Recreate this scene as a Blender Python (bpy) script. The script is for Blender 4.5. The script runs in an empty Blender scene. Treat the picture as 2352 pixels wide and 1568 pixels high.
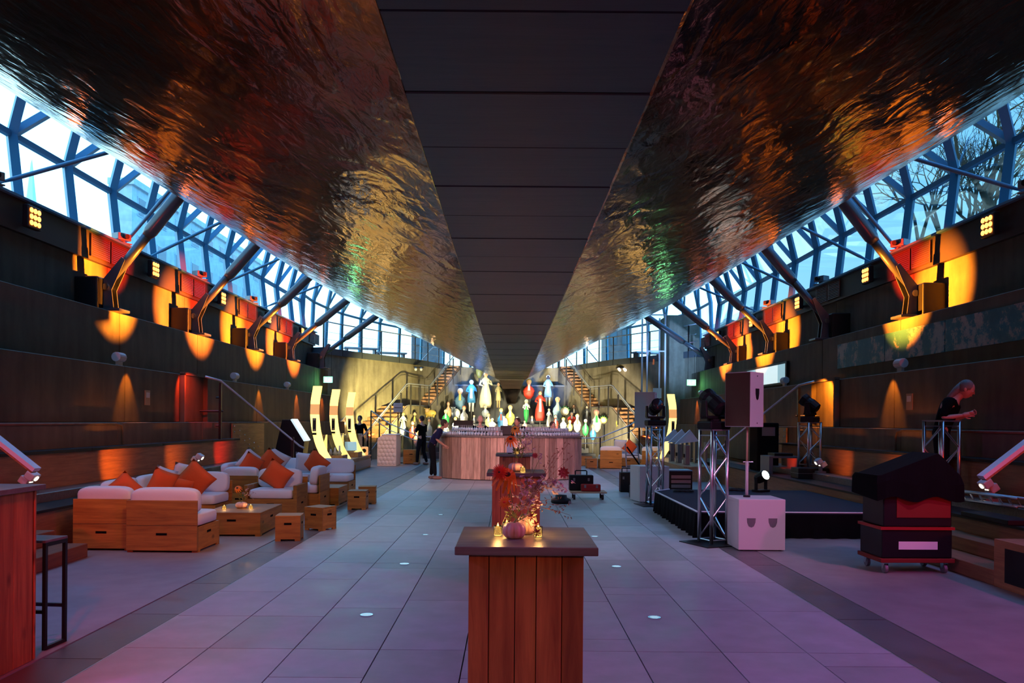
import bpy, bmesh, math, random
from mathutils import Vector, Matrix, Euler
random.seed(7)
S = bpy.context.scene
COL = S.collection
PI = math.pi
# ---------------------------------------------------------------- camera
F_PX, VPX, VPY, ROLL, EYE = 1800.0, 1170.0, 966.0, 0.008, 1.6
cd = bpy.data.cameras.new('camera'); cam = bpy.data.objects.new('camera', cd); COL.objects.link(cam)
cd.sensor_width = 36.0; cd.lens = F_PX * 36.0 / 2352
cd.shift_x = (1176 - VPX) / 2352; cd.shift_y = (VPY - 784) / 2352
cd.clip_end = 500; cd.clip_start = 0.05
cam.matrix_world = Matrix.Translation((0, 0, EYE)) @ Matrix.Rotation(-ROLL, 4, 'Y') @ Matrix.Rotation(PI/2, 4, 'X')
S.camera = cam
# ---------------------------------------------------------------- world: dusk sky
W = bpy.data.worlds.new('dusk_sky'); S.world = W; W.use_nodes = True
nt = W.node_tree; nt.nodes.clear()
def N(nt, t, **kw):
    n = nt.nodes.new(t)
    for k, v in kw.items():
        if k == 'i':
            for kk, vv in v.items(): n.inputs[kk].default_value = vv
        else: setattr(n, k, v)
    return n
def L(nt, a, b): nt.links.new(a, b)
tc = N(nt, 'ShaderNodeTexCoord'); sx = N(nt, 'ShaderNodeSeparateXYZ'); L(nt, tc.outputs['Generated'], sx.inputs[0])
rp = N(nt, 'ShaderNodeValToRGB'); L(nt, sx.outputs['Z'], rp.inputs[0])
e = rp.color_ramp.elements
e[0].position = 0.0; e[0].color = (.68, .90, .90, 1); e[1].position = .75; e[1].color = (.17, .40, .75, 1)
m_ = e.new(.3); m_.color = (.40, .74, .92, 1)
# the western (left) half of the sky is paler than the eastern half
mr = N(nt, 'ShaderNodeMapRange', i={'From Min': -.8, 'From Max': .8, 'To Min': 0.0, 'To Max': 1.0}); L(nt, sx.outputs['X'], mr.inputs['Value'])
mx = N(nt, 'ShaderNodeMix', data_type='RGBA', blend_type='MULTIPLY'); L(nt, mr.outputs[0], mx.inputs['Factor'])
L(nt, rp.outputs[0], mx.inputs[6]); mx.inputs[7].default_value = (.34, .66, 1.0, 1)
bg = N(nt, 'ShaderNodeBackground', i={'Strength': 4.2}); L(nt, mx.outputs[2], bg.inputs[0])
wo = N(nt, 'ShaderNodeOutputWorld'); L(nt, bg.outputs[0], wo.inputs[0])
S.view_settings.view_transform = 'Standard'; S.view_settings.look = 'None'
S.view_settings.gamma = 1.0; S.view_settings.exposure = 0.0; S.view_settings.use_curve_mapping = False
cy = S.cycles
cy.max_bounces = 6; cy.diffuse_bounces = 2; cy.glossy_bounces = 3; cy.transmission_bounces = 4; cy.transparent_max_bounces = 8
cy.sample_clamp_indirect = 4.0; cy.caustics_reflective = False; cy.caustics_refractive = False
cy.use_denoising = True
cy.use_adaptive_sampling = True; cy.adaptive_threshold = 0.03
# ---------------------------------------------------------------- lights
def col(c): return c[:3]
AMBER = (1, .26, .015); ORANGE = (1, .20, .02); RED = (1, .045, .01); WARM = (1, .68, .30); YELLOW = (1, .80, .28)
def spot(loc, target, power, color, deg, blend=.3, size=.03, name='spot_lamp'):
    l = bpy.data.lights.new(name, 'SPOT'); l.energy = power; l.color = color; l.spot_size = math.radians(deg)
    l.spot_blend = blend; l.shadow_soft_size = size
    o = bpy.data.objects.new(name, l); COL.objects.link(o); o.location = loc
    o.rotation_euler = (Vector(target) - Vector(loc)).to_track_quat('-Z', 'Y').to_euler(); return o
def area(loc, target, power, color, sx, sy=None, name='area_lamp', spread=PI):
    l = bpy.data.lights.new(name, 'AREA'); l.energy = power; l.color = color; l.shape = 'RECTANGLE'; l.size = sx; l.size_y = sy or sx; l.spread = spread
    o = bpy.data.objects.new(name, l); COL.objects.link(o); o.location = loc
    o.rotation_euler = (Vector(target) - Vector(loc)).to_track_quat('-Z', 'Y').to_euler(); return o
STRUT_Y = (14.5, 18.5, 22.5, 26.5, 30.5)
XB = {(-1, 30.5): 7.35, (1, 30.5): 7.75, (1, 26.5): 7.6, (1, 22.5): 7.5}
for s in (-1, 1):
    # floods on the benches, thrown up at the strut feet
    for k, y in enumerate(STRUT_Y):
        c = (AMBER, ORANGE, AMBER, ORANGE, ORANGE)[k]
        spot((-s*6.0, y+2.2, .9), (s*7.35, y-.05, 4.0), 190000, c, 8.6, .85, .04)
    # small floods above the third ledge that wash the wall below them
    for y, c in ((14.0, AMBER), (21.4, AMBER), (25.2, ORANGE), (28.6, ORANGE)):
        spot((s*6.62, y, 2.62), (s*6.86, y, 1.75), 60, c, 58, .6, .03)
    # red heads across the hall that wash the beams and their vents
    for k, y in enumerate((6.0,) + STRUT_Y):
        spot((-s*6.0, y+2.0, .9), (s*7.8, y+1.0, 4.82), 60000, (1, .035, .004) if k != 3 else (1, .10, .01), 6.6, .7, .04)
    spot((s*5.9, 3.0, .9), (s*6.9, 7.0, 2.6), 500, RED, 90, .9, .1)
    # bench wash along the low panels
    for y, c, p in ((8.2, RED, 20), (12.3, AMBER, 40), (14.6, AMBER, 22), (17.0, RED, 30)):
        spot((s*5.75, y, .74), (s*6.4, y+.3, .92), p, c, 85, .9, .04)
# stair recesses lit in the terrace walls
spot((-6.45, 16.2, 2.5), (-6.95, 16.6, 2.0), 60, RED, 95, .4, .04)
spot((6.45, 16.6, 2.5), (6.95, 17.0, 2.0), 160, AMBER, 95, .4, .04)
# far end: yellow floods on the end wall and on the figureheads
spot((-3.2, 30.0, 1.2), (-6.2, 35.0, 2.6), 3600, YELLOW, 60, .8, .1)
spot((-2.0, 30.5, 1.0), (-1.0, 38, 2.2), 3600, (1, .88, .55), 60, .7, .1)
spot((2.2, 30.5, 1.0), (1.4, 38, 2.0), 3600, (1, .88, .55), 60, .7, .1)
spot((3.4, 30.0, 1.0), (4.5, 35.0, 1.6), 2000, (1, .84, .52), 60, .8, .1)
spot((-1.9, 37.2, 3.3), (-2.3, 40.6, 3.8), 420, (.12, .35, 1), 70, .8, .1)
spot((1.9, 37.2, 3.3), (2.3, 40.6, 3.8), 420, (.12, .35, 1), 70, .8, .1)
spot((-1.5, 27.0, 1.2), (-.4, 33, 3.6), 1800, YELLOW, 70, .8, .1)
# stage wash: magenta and violet heads over the near floor, pink on the bar
spot((-7.3, 1.5, 4.9), (-1.6, 5.2, 0), 600, (.62, .08, .8), 75, .9, .2)
spot((7.3, 2.0, 4.9), (2.2, 5.6, 0), 900, (.85, .04, .5), 80, .9, .2)
spot((5.0, 6.0, 4.0), (3.0, 10.0, .8), 200, (1, .45, .72), 60, .7, .1)
spot((1.3, 13.2, 3.3), (.8, 20.4, .7), 1500, (1, .42, .55), 42, .8, .1)
spot((-3.6, 14, 3.3), (-1.0, 20.4, .7), 900, (1, .5, .28), 42, .8, .1)
spot((-2.2, 2.0, 3.2), (-3.3, 5.0, .5), 60, (1, .08, .02), 70, .8, .1)
spot((-2.4, 7.0, 3.3), (-4.2, 11.8, .4), 230, (1, .44, .16), 70, .8, .3)
spot((1.6, -1.5, 2.6), (.07, 3.2, .6), 150, (1, .22, .04), 34, .8, .2)
spot((.9, 1.8, 3.2), (.07, 7.5, .7), 110, (1, .28, .10), 26, .8, .2)
spot((1.2, 4.5, 3.3), (3.1, 9.9, .5), 230, (1, .50, .72), 24, .8, .1)
spot((-1.6, 1.0, 3.3), (-3.2, 4.9, .6), 460, (1, .03, .003), 46, .9, .1)
spot((2.2, 2.5, 3.3), (5.0, 7.0, .5), 90, (1, .08, .02), 60, .9, .1)
spot((0, 30.2, 1.5), (0, 37.6, 3.0), 900, (1, .78, .30), 24, .7, .1)
spot((-2.6, 24.0, 2.6), (-4.2, 27.2, .6), 260, (1, .60, .48), 34, .8, .1)  # added warm pink fill that lifts the tufted counter
spot((3.0, 23.5, 2.6), (3.9, 27.0, .5), 200, (1, .62, .42), 44, .8, .1)
for s in (-1, 1):
    for y in (11.0, 16.5): spot((s*1.1, y, 3.42), (s*1.4, y+.6, 0), 55, (.55, .78, 1), 140, 1.0, .25)  # added cool fill under the keel, brightens the middle floor; no stage head here
# ---------------------------------------------------------------- materials
MATS = {}
def nmat(name):
    m = bpy.data.materials.new(name); m.use_nodes = True; t = m.node_tree
    b = t.nodes['Principled BSDF']; MATS[name] = m; return m, t, b
def plain(name, c, rough=.6, metal=0, emit=None, es=0, spec=None, bump=0, bscale=60, var=0, coat=0):
    m, t, b = nmat(name)
    b.inputs['Base Color'].default_value = (*c, 1); b.inputs['Roughness'].default_value = rough; b.inputs['Metallic'].default_value = metal
    if spec is not None: b.inputs['Specular IOR Level'].default_value = spec
    if coat: b.inputs['Coat Weight'].default_value = coat
    if emit: b.inputs['Emission Color'].default_value = (*emit, 1); b.inputs['Emission Strength'].default_value = es
    if bump or var:
        tc = N(t, 'ShaderNodeTexCoord'); n = N(t, 'ShaderNodeTexNoise', i={'Scale': bscale, 'Detail': 3.0}); L(t, tc.outputs['Object'], n.inputs[0])
        if bump:
            bp = N(t, 'ShaderNodeBump', i={'Strength': bump, 'Distance': .01}); L(t, n.outputs[0], bp.inputs['Height']); L(t, bp.outputs[0], b.inputs['Normal'])
        if var:
            r = N(t, 'ShaderNodeValToRGB'); L(t, n.outputs[0], r.inputs[0])
            r.color_ramp.elements[0].position = .3; r.color_ramp.elements[1].position = .7
            r.color_ramp.elements[0].color = (*[x*(1-var) for x in c], 1); r.color_ramp.elements[1].color = (*[min(1, x*(1+var)) for x in c], 1)
            L(t, r.outputs[0], b.inputs['Base Color'])
    return m
def wood(name, c1, c2, axis=2, rough=.55, knots=True, scale=1.0, vlo=.72, vhi=1.2):
    m, t, b = nmat(name); b.inputs['Roughness'].default_value = rough
    tc = N(t, 'ShaderNodeTexCoord'); oi = N(t, 'ShaderNodeObjectInfo')
    mp = N(t, 'ShaderNodeMapping'); sc = [14*scale]*3; sc[axis] = 1.1*scale; mp.inputs['Scale'].default_value = sc
    va = N(t, 'ShaderNodeVectorMath', operation='ADD'); cm = N(t, 'ShaderNodeVectorMath', operation='SCALE'); cm.inputs[0].default_value = (3.1, 7.7, 5.3)
    L(t, oi.outputs['Random'], cm.inputs['Scale']); L(t, tc.outputs['Object'], va.inputs[0]); L(t, cm.outputs[0], va.inputs[1]); L(t, va.outputs[0], mp.inputs[0])
    n = N(t, 'ShaderNodeTexNoise', i={'Scale': 1.6, 'Detail': 5.0, 'Roughness': .65, 'Distortion': .4}); L(t, mp.outputs[0], n.inputs[0])
    r = N(t, 'ShaderNodeValToRGB'); L(t, n.outputs[0], r.inputs[0])
    r.color_ramp.elements[0].position = .3; r.color_ramp.elements[0].color = (*c1, 1); r.color_ramp.elements[1].position = .7; r.color_ramp.elements[1].color = (*c2, 1)
    hv = N(t, 'ShaderNodeHueSaturation'); L(t, r.outputs[0], hv.inputs['Color'])
    mr = N(t, 'ShaderNodeMapRange', i={'To Min': vlo, 'To Max': vhi}); L(t, oi.outputs['Random'], mr.inputs['Value']); L(t, mr.outputs[0], hv.inputs['Value'])
    out = hv.outputs[0]
    if knots:
        mp2 = N(t, 'ShaderNodeMapping'); s2 = [5.0]*3; s2[axis] = 2.6; mp2.inputs['Scale'].default_value = s2; L(t, va.outputs[0], mp2.inputs[0])
        v = N(t, 'ShaderNodeTexVoronoi', i={'Scale': 1.0}); L(t, mp2.outputs[0], v.inputs['Vector'])
        kr = N(t, 'ShaderNodeValToRGB'); L(t, v.outputs['Distance'], kr.inputs[0])
        kr.color_ramp.elements[0].position = .06; kr.color_ramp.elements[0].color = (.25, .25, .25, 1); kr.color_ramp.elements[1].position = .16; kr.color_ramp.elements[1].color = (1, 1, 1, 1)
        mm = N(t, 'ShaderNodeMix', data_type='RGBA', blend_type='MULTIPLY', i={'Factor': .8}); L(t, out, mm.inputs[6]); L(t, kr.outputs[0], mm.inputs[7]); out = mm.outputs[2]
    L(t, out, b.inputs['Base Color'])
    bp = N(t, 'ShaderNodeBump', i={'Strength': .25, 'Distance': .004}); L(t, n.outputs[0], bp.inputs['Height']); L(t, bp.outputs[0], b.inputs['Normal'])
    return m
wood('pine', (.25, .095, .012), (.50, .22, .035), 0)
wood('pine_y', (.25, .095, .012), (.50, .22, .035), 1)
wood('pallet', (.27, .07, .02), (.58, .20, .055), 2, .65)
wood('bar_wood', (.26, .15, .11), (.62, .42, .33), 2, .6, knots=False, scale=.9, vlo=.5, vhi=1.35)
wood('slate_top', (.10, .085, .08), (.19, .17, .16), 0, .35, knots=False)
wood('keel_wood', (.012, .0065, .0045), (.036, .021, .015), 0, .42, knots=True, scale=.7)
wood('step_wood', (.20, .075, .03), (.38, .17, .07), 1, .5, knots=False)
wood('bench_wood', (.34, .16, .07), (.60, .34, .17), 1, .5, knots=False)
def concrete(name, c, var=.35, rough=.75, scale=1.3, bump=.25, spec=.3):
    m, t, b = nmat(name); b.inputs['Specular IOR Level'].default_value = spec
    g = N(t, 'ShaderNodeNewGeometry'); oi = N(t, 'ShaderNodeObjectInfo')
    n = N(t, 'ShaderNodeTexNoise', i={'Scale': scale, 'Detail': 8.0, 'Roughness': .7}); L(t, g.outputs['Position'], n.inputs[0])
    mp = N(t, 'ShaderNodeMapping'); mp.inputs['Scale'].default_value = (2.2, 2.2, .35); L(t, g.outputs['Position'], mp.inputs[0])
    n2 = N(t, 'ShaderNodeTexNoise', i={'Scale': 2.0, 'Detail': 4.0}); L(t, mp.outputs[0], n2.inputs[0])
    mx = N(t, 'ShaderNodeMix', data_type='FLOAT', i={'Factor': .45}); L(t, n.outputs[0], mx.inputs[2]); L(t, n2.outputs[0], mx.inputs[3])
    r = N(t, 'ShaderNodeValToRGB'); L(t, mx.outputs[0], r.inputs[0])
    r.color_ramp.elements[0].position = .34; r.color_ramp.elements[1].position = .66
    r.color_ramp.elements[0].color = (*[x*(1-var) for x in c], 1); r.color_ramp.elements[1].color = (*[min(1, x*(1+var)) for x in c], 1)
    hv = N(t, 'ShaderNodeHueSaturation'); L(t, r.outputs[0], hv.inputs['Color'])
    mr = N(t, 'ShaderNodeMapRange', i={'To Min': .86, 'To Max': 1.12}); L(t, oi.outputs['Random'], mr.inputs['Value']); L(t, mr.outputs[0], hv.inputs['Value'])
    L(t, hv.outputs[0], b.inputs['Base Color'])
    rr = N(t, 'ShaderNodeMapRange', i={'From Min': .3, 'From Max': .7, 'To Min': rough-.1, 'To Max': rough+.1}); L(t, n.outputs[0], rr.inputs['Value']); L(t, rr.outputs[0], b.inputs['Roughness'])
    if bump:
        bp = N(t, 'ShaderNodeBump', i={'Strength': bump, 'Distance': .01}); L(t, n.outputs[0], bp.inputs['Height']); L(t, bp.outputs[0], b.inputs['Normal'])
    return m
concrete('concrete', (.155, .130, .092))
concrete('concrete_end', (.30, .27, .20), .4)
concrete('tile', (.44, .44, .45), .14, .42, 2.2, .06, .5)
concrete('dark_tile', (.12, .115, .12), .2, .36, 2.2, .05, .5)
concrete('side_floor', (.26, .235, .23), .16, .5, 1.7, .06, .4)
concrete('outdoor_ground', (.25, .26, .26))
# hull: beaten yellow-metal sheathing
m, t, b = nmat('hull_metal'); b.inputs['Metallic'].default_value = 1.0
g = N(t, 'ShaderNodeNewGeometry')
mp = N(t, 'ShaderNodeMapping'); mp.inputs['Scale'].default_value = (2.2, .9, 2.2); L(t, g.outputs['Position'], mp.inputs[0])
n1 = N(t, 'ShaderNodeTexNoise', i={'Scale': 1.7, 'Detail': 2.5, 'Roughness': .45, 'Distortion': .8}); L(t, mp.outputs[0], n1.inputs[0])
mp2 = N(t, 'ShaderNodeMapping'); mp2.inputs['Scale'].default_value = (8, 3.2, 8); L(t, g.outputs['Position'], mp2.inputs[0])
n2 = N(t, 'ShaderNodeTexNoise', i={'Scale': 1.5, 'Detail': 3.0, 'Distortion': .5}); L(t, mp2.outputs[0], n2.inputs[0])
bp = N(t, 'ShaderNodeBump', i={'Strength': .30, 'Distance': .075}); L(t, n1.outputs[0], bp.inputs['Height'])
bp2 = N(t, 'ShaderNodeBump', i={'Strength': .27, 'Distance': .022}); L(t, n2.outputs[0], bp2.inputs['Height']); L(t, bp.outputs[0], bp2.inputs['Normal'])
L(t, bp2.outputs[0], b.inputs['Normal'])
n3 = N(t, 'ShaderNodeTexNoise', i={'Scale': .9, 'Detail': 6.0}); L(t, g.outputs['Position'], n3.inputs[0])
r = N(t, 'ShaderNodeValToRGB'); L(t, n3.outputs[0], r.inputs[0])
r.color_ramp.elements[0].position = .35; r.color_ramp.elements[0].color = (.16, .055, .018, 1); r.color_ramp.elements[1].position = .65; r.color_ramp.elements[1].color = (.42, .22, .085, 1)
L(t, r.outputs[0], b.inputs['Base Color'])
rr = N(t, 'ShaderNodeMapRange', i={'From Min': .3, 'From Max': .7, 'To Min': .09, 'To Max': .18}); L(t, n3.outputs[0], rr.inputs['Value']); L(t, rr.outputs[0], b.inputs['Roughness'])
# glass
def glass(name, tint=(.8, .93, 1), gloss=.07):
    m = bpy.data.materials.new(name); m.use_nodes = True; t = m.node_tree; t.nodes.clear(); MATS[name] = m
    tr = N(t, 'ShaderNodeBsdfTransparent', i={'Color': (*tint, 1)}); gl = N(t, 'ShaderNodeBsdfGlossy', i={'Roughness': .03})
    fr = N(t, 'ShaderNodeFresnel', i={'IOR': 1.45}); ml = N(t, 'ShaderNodeMath', operation='MULTIPLY', i={1: gloss*10}); L(t, fr.outputs[0], ml.inputs[0])
    mx = N(t, 'ShaderNodeMixShader'); L(t, ml.outputs[0], mx.inputs[0]); L(t, tr.outputs[0], mx.inputs[1]); L(t, gl.outputs[0], mx.inputs[2])
    o = N(t, 'ShaderNodeOutputMaterial'); L(t, mx.outputs[0], o.inputs[0]); return m
glass('pane_glass', (.80, .94, 1.0)); glass('clear_glass', (.93, .96, .95), .09)
plain('frame_steel', (.09, .29, .44), .45)
plain('rail_steel', (.72, .76, .84), .3, .35)
plain('strut_steel', (.10, .11, .125), .30, .5, bump=.05, bscale=8)
plain('black_metal', (.012, .012, .014), .4, .3)
plain('black_rubber', (.012, .012, .012), .8)
plain('black_cloth', (.004, .004, .005), .95, bump=.3, bscale=9, spec=.1)
plain('black_plastic', (.008, .008, .010), .5, spec=.25)
plain('chrome', (.72, .72, .74), .18, 1)
plain('alu', (.62, .62, .64), .28, 1)
plain('white_paint', (.66, .60, .60), .5, bump=.1, bscale=200)
plain('white_fabric', (.78, .74, .76), .9, bump=.3, bscale=14)
plain('orange_fabric', (.80, .115, .02), .85, bump=.35, bscale=20)
plain('white_paper', (.85, .82, .85), .7)
plain('beam_dark', (.045, .03, .028), .55, .2, bump=.1, bscale=5)
plain('slat_metal', (.16, .07, .05), .45, .5)
plain('stage_carpet', (.012, .02, .04), .95, bump=.4, bscale=300)
plain('white_trim', (.8, .8, .85), .5)
plain('led_amber', (.3, .1, .02), .4, emit=(1, .22, .03), es=10)
plain('lamp_white', (.9, .9, .9), .4, emit=(1, .78, .6), es=3)
plain('lamp_cool', (.9, .9, .9), .4, emit=(.8, 1, .9), es=6)
plain('flame', (.9, .5, .1), .4, emit=(1, .55, .12), es=7)
plain('candle_wax', (.95, .75, .35), .5, emit=(1, .50, .10), es=3.2)
plain('screen_white', (.7, .8, .8), .3, emit=(.75, .95, .98), es=.85)
plain('screen_blue', (.3, .5, .6), .3, emit=(.45, .75, .85), es=.6)
plain('exit_green', (.05, .5, .2), .4, emit=(.35, 1.0, .5), es=2.2)
plain('exit_white', (.9, 1, .9), .4, emit=(.9, 1, .92), es=3.0)
plain('rib_glow', (.8, .62, .3), .5, emit=(1, .66, .17), es=2.3, bump=.1, bscale=3)
plain('rib_ochre', (.7, .4, .18), .5, emit=(1, .45, .14), es=.8)
plain('pink_leather', (.74, .56, .50), .45)
plain('skin', (.55, .27, .19), .55); plain('skin_pale', (.66, .36, .28), .5)
plain('hair_dark', (.05, .028, .02), .7, bump=.5, bscale=60); plain('hair_grey', (.22, .19, .18), .7, bump=.5, bscale=60)
plain('navy_cloth', (.012, .013, .06), .9, spec=.2, bump=.2, bscale=12); plain('black_trouser', (.005, .006, .010), .9, spec=.15, bump=.2, bscale=12)
plain('shoe_brown', (.22, .12, .10), .6)
plain('pumpkin', (.70, .40, .32), .45, bump=.1, bscale=12); plain('stem_green', (.16, .17, .06), .7); plain('leaf_green', (.13, .15, .05), .6)
plain('petal_red', (.85, .05, .012), .6); plain('petal_orange', (.90, .20, .01), .6); plain('petal_lilac', (.66, .46, .60), .7); plain('petal_maroon', (.42, .06, .06), .6)
plain('seed_brown', (.22, .08, .05), .7); plain('flower_core', (.05, .025, .015), .9)
plain('red_case', (.34, .008, .006), .6); plain('red_panel', (.20, .012, .005), .7)
plain('board_ply', (.50, .32, .20), .6); plain('grey_metal', (.22, .22, .23), .45, .5); plain('amber_pint', (.6, .3, .1), .4)
plain('glassware', (.80, .80, .86), .08, .55); plain('glass_dark', (.05, .04, .05), .15)
plain('black_wall', (.035, .04, .045), .6, bump=.1); plain('slab_edge', (.10, .12, .14), .5)
plain('building_stone', (.46, .55, .58), .8, var=.12, bscale=2); plain('building_brick', (.16, .13, .12), .8, var=.2, bscale=3)
plain('window_dark', (.06, .11, .14), .15); plain('window_lit', (.9, .7, .4), .4, emit=(1, .75, .4), es=2); plain('tower_glass', (.45, .66, .72), .2)
plain('bark', (.07, .085, .06), .85, bump=.4, bscale=10)
m, t, b = nmat('mural'); b.inputs['Roughness'].default_value = .55
g = N(t, 'ShaderNodeNewGeometry'); n = N(t, 'ShaderNodeTexNoise', i={'Scale': 1.9, 'Detail': 9.0, 'Roughness': .75}); L(t, g.outputs['Position'], n.inputs[0])
r = N(t, 'ShaderNodeValToRGB'); L(t, n.outputs[0], r.inputs[0]); el = r.color_ramp.elements
el[0].position = .46; el[0].color = (.02, .15, .20, 1); el[1].position = .60; el[1].color = (.55, .48, .42, 1); q = el.new(.52); q.color = (.05, .22, .26, 1); q = el.new(.535); q.color = (.40, .36, .34, 1)
L(t, r.outputs[0], b.inputs['Base Color'])
# ---------------------------------------------------------------- mesh builder
def M3(rot): return Euler(rot, 'XYZ').to_matrix() if rot else Matrix.Identity(3)
class MB:
    def __init__(s): s.v = []; s.f = []; s.T = None
    def add(s, vs, fs):
        k = len(s.v)
        if s.T is not None: vs = [s.T @ Vector(v) for v in vs]
        s.v += [tuple(v) for v in vs]; s.f += [tuple(i+k for i in f) for f in fs]; return s
    def box(s, c, d, rot=None):
        m = M3(rot); c = Vector(c); hx, hy, hz = d[0]/2, d[1]/2, d[2]/2
        vs = [c + m @ Vector((x, y, z)) for z in (-hz, hz) for x, y in ((-hx, -hy), (hx, -hy), (hx, hy), (-hx, hy))]
        return s.add(vs, [(3,2,1,0),(4,5,6,7),(0,1,5,4),(1,2,6,5),(2,3,7,6),(3,0,4,7)])
    def b2(s, x0, x1, y0, y1, z0, z1): return s.box(((x0+x1)/2, (y0+y1)/2, (z0+z1)/2), (abs(x1-x0), abs(y1-y0), abs(z1-z0)))
    def prism(s, pts, d):   # closed polygon extruded by the vector d
        n = len(pts); d = Vector(d); a = [Vector(p) for p in pts]; vs = a + [p+d for p in a]
        return s.add(vs, [tuple(range(n))[::-1], tuple(range(n, 2*n))] + [(i, (i+1) % n, (i+1) % n+n, i+n) for i in range(n)])
    def cyl(s, p0, p1, r0, r1=None, n=12, caps=True):
        r1 = r0 if r1 is None else r1; p0, p1 = Vector(p0), Vector(p1); d = (p1-p0); q = d.to_track_quat('Z', 'Y').to_matrix()
        vs = []
        for p, r in ((p0, r0), (p1, r1)):
            for i in range(n):
                a = 2*PI*i/n; vs.append(p + q @ Vector((r*math.cos(a), r*math.sin(a), 0)))
        fs = [(i, (i+1) % n, (i+1) % n+n, i+n) for i in range(n)]
        if caps: fs += [tuple(range(n))[::-1], tuple(range(n, 2*n))]
        return s.add(vs, fs)
    def tube(s, pts, rs, n=8, closed=False):
        pts = [Vector(p) for p in pts]; rs = rs if isinstance(rs, (list, tuple)) else [rs]*len(pts); vs = []; fs = []
        prev = None
        for i, p in enumerate(pts):
            a = pts[max(i-1, 0)]; b = pts[min(i+1, len(pts)-1)]; d = (b-a)
            if d.length < 1e-9: d = Vector((0, 0, 1))
            d.normalize()
            if prev is None:
                u = d.cross(Vector((0, 0, 1)) if abs(d.z) < .9 else Vector((1, 0, 0))).normalized()
            else: u = (prev - d*prev.dot(d)); u = u.normalized() if u.length > 1e-6 else prev
            prev = u; w = d.cross(u)
            for k in range(n):
                t = 2*PI*k/n; vs.append(p + (u*math.cos(t) + w*math.sin(t))*rs[i])
        for i in range(len(pts)-1):
            for k in range(n): fs.append((i*n+k, i*n+(k+1) % n, (i+1)*n+(k+1) % n, (i+1)*n+k))
        fs += [tuple(range(n))[::-1], tuple(range((len(pts)-1)*n, len(pts)*n))]
        return s.add(vs, fs)
    def lathe(s, prof, n=16, c=(0, 0, 0), sx=1, sy=1, lobes=0, amp=0):   # prof: list of (r, z)
        vs = []; fs = []; c = Vector(c)
        for r, z in prof:
            for i in range(n):
                a = 2*PI*i/n; rr = r*(1 - amp*abs(math.sin(lobes*a/2))**.5 + amp*0 if lobes else 1); 
                if lobes: rr = r*(1 - amp*(1-abs(math.sin(lobes*a/2))**.6))
                vs.append(c + Vector((rr*math.cos(a)*sx, rr*math.sin(a)*sy, z)))
        for j in range(len(prof)-1):
            for i in range(n): fs.append((j*n+i, j*n+(i+1) % n, (j+1)*n+(i+1) % n, (j+1)*n+i))
        fs += [tuple(range(n))[::-1], tuple(range((len(prof)-1)*n, len(prof)*n))]
        return s.add(vs, fs)
    def ball(s, c, r, n=12, m=8, e=1.0, rot=None, e2=None):   # superellipsoid
        r = r if isinstance(r, (list, tuple)) else (r, r, r); c = Vector(c); mt = M3(rot); vs = []; fs = []; e2 = e2 or e
        P = lambda x, k: math.copysign(abs(x)**k, x)
        for j in range(1, m):
            ph = -PI/2 + PI*j/m
            for i in range(n):
                th = 2*PI*(i+.5)/n
                vs.append(c + mt @ Vector((r[0]*P(math.cos(ph), e)*P(math.cos(th), e2), r[1]*P(math.cos(ph), e)*P(math.sin(th), e2), r[2]*P(math.sin(ph), e))))
        k = len(vs); vs += [c + mt @ Vector((0, 0, -r[2])), c + mt @ Vector((0, 0, r[2]))]
        for j in range(m-2):
            for i in range(n): fs.append((j*n+i, j*n+(i+1) % n, (j+1)*n+(i+1) % n, (j+1)*n+i))
        for i in range(n): fs.append((k, (i+1) % n, i)); fs.append((k+1, (m-2)*n+i, (m-2)*n+(i+1) % n))
        return s.add(vs, fs)
    def pillow(s, w, h, t, k=9, rot=None, c=(0, 0, 0)):   # square scatter cushion in the XZ plane, pinched corners
        mt = M3(rot); c = Vector(c); vs = []; fs = []
        for sd in (-1, 1):
            for j in range(k):
                for i in range(k):
                    u = -1+2*i/(k-1); v = -1+2*j/(k-1); q = max(0, (1-u**2)*(1-v**2))**.42
                    pin = 1 - .07*(1-u*u)*abs(v) ; pin2 = 1 - .07*(1-v*v)*abs(u)
                    vs.append(c + mt @ Vector((u*w/2*pin2, sd*t/2*q, v*h/2*pin)))
        K = k*k
        for j in range(k-1):
            for i in range(k-1):
                a = j*k+i; fs.append((a, a+1, a+k+1, a+k)); fs.append((K+a, K+a+k, K+a+k+1, K+a+1))
        return s.add(vs, fs)
    def build(s, name, mat, parent=None, smooth=False, bev=0, seg=2, loc=None, rot=None, kind=None, label=None, weld=False):
        me = bpy.data.meshes.new(name); me.from_pydata(s.v, [], s.f); me.update()
        if weld:
            bm = bmesh.new(); bm.from_mesh(me); bmesh.ops.remove_doubles(bm, verts=bm.verts, dist=1e-5); bmesh.ops.recalc_face_normals(bm, faces=bm.faces); bm.to_mesh(me); bm.free()
        me.materials.append(MATS[mat] if isinstance(mat, str) else mat)
        if smooth:
            for p in me.polygons: p.use_smooth = True
        return link(name, me, parent, bev, seg, loc, rot, kind, label)
def link(name, me, parent=None, bev=0, seg=2, loc=None, rot=None, kind=None, label=None):
    o = bpy.data.objects.new(name, me); COL.objects.link(o)
    if parent is not None: o.parent = parent
    if loc is not None: o.location = loc
    if rot is not None: o.rotation_euler = rot
    if bev:
        b = o.modifiers.new('edge', 'BEVEL'); b.width = bev; b.segments = seg; b.limit_method = 'ANGLE'; b.angle_limit = math.radians(40)
    if kind: o['kind'] = kind
    if label: o['label'] = label
    return o
def tag(o, label, cat, group=None):
    o['label'] = label; o['category'] = cat
    if group: o['group'] = group
    elif 'group' in o: del o['group']
    return o
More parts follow.
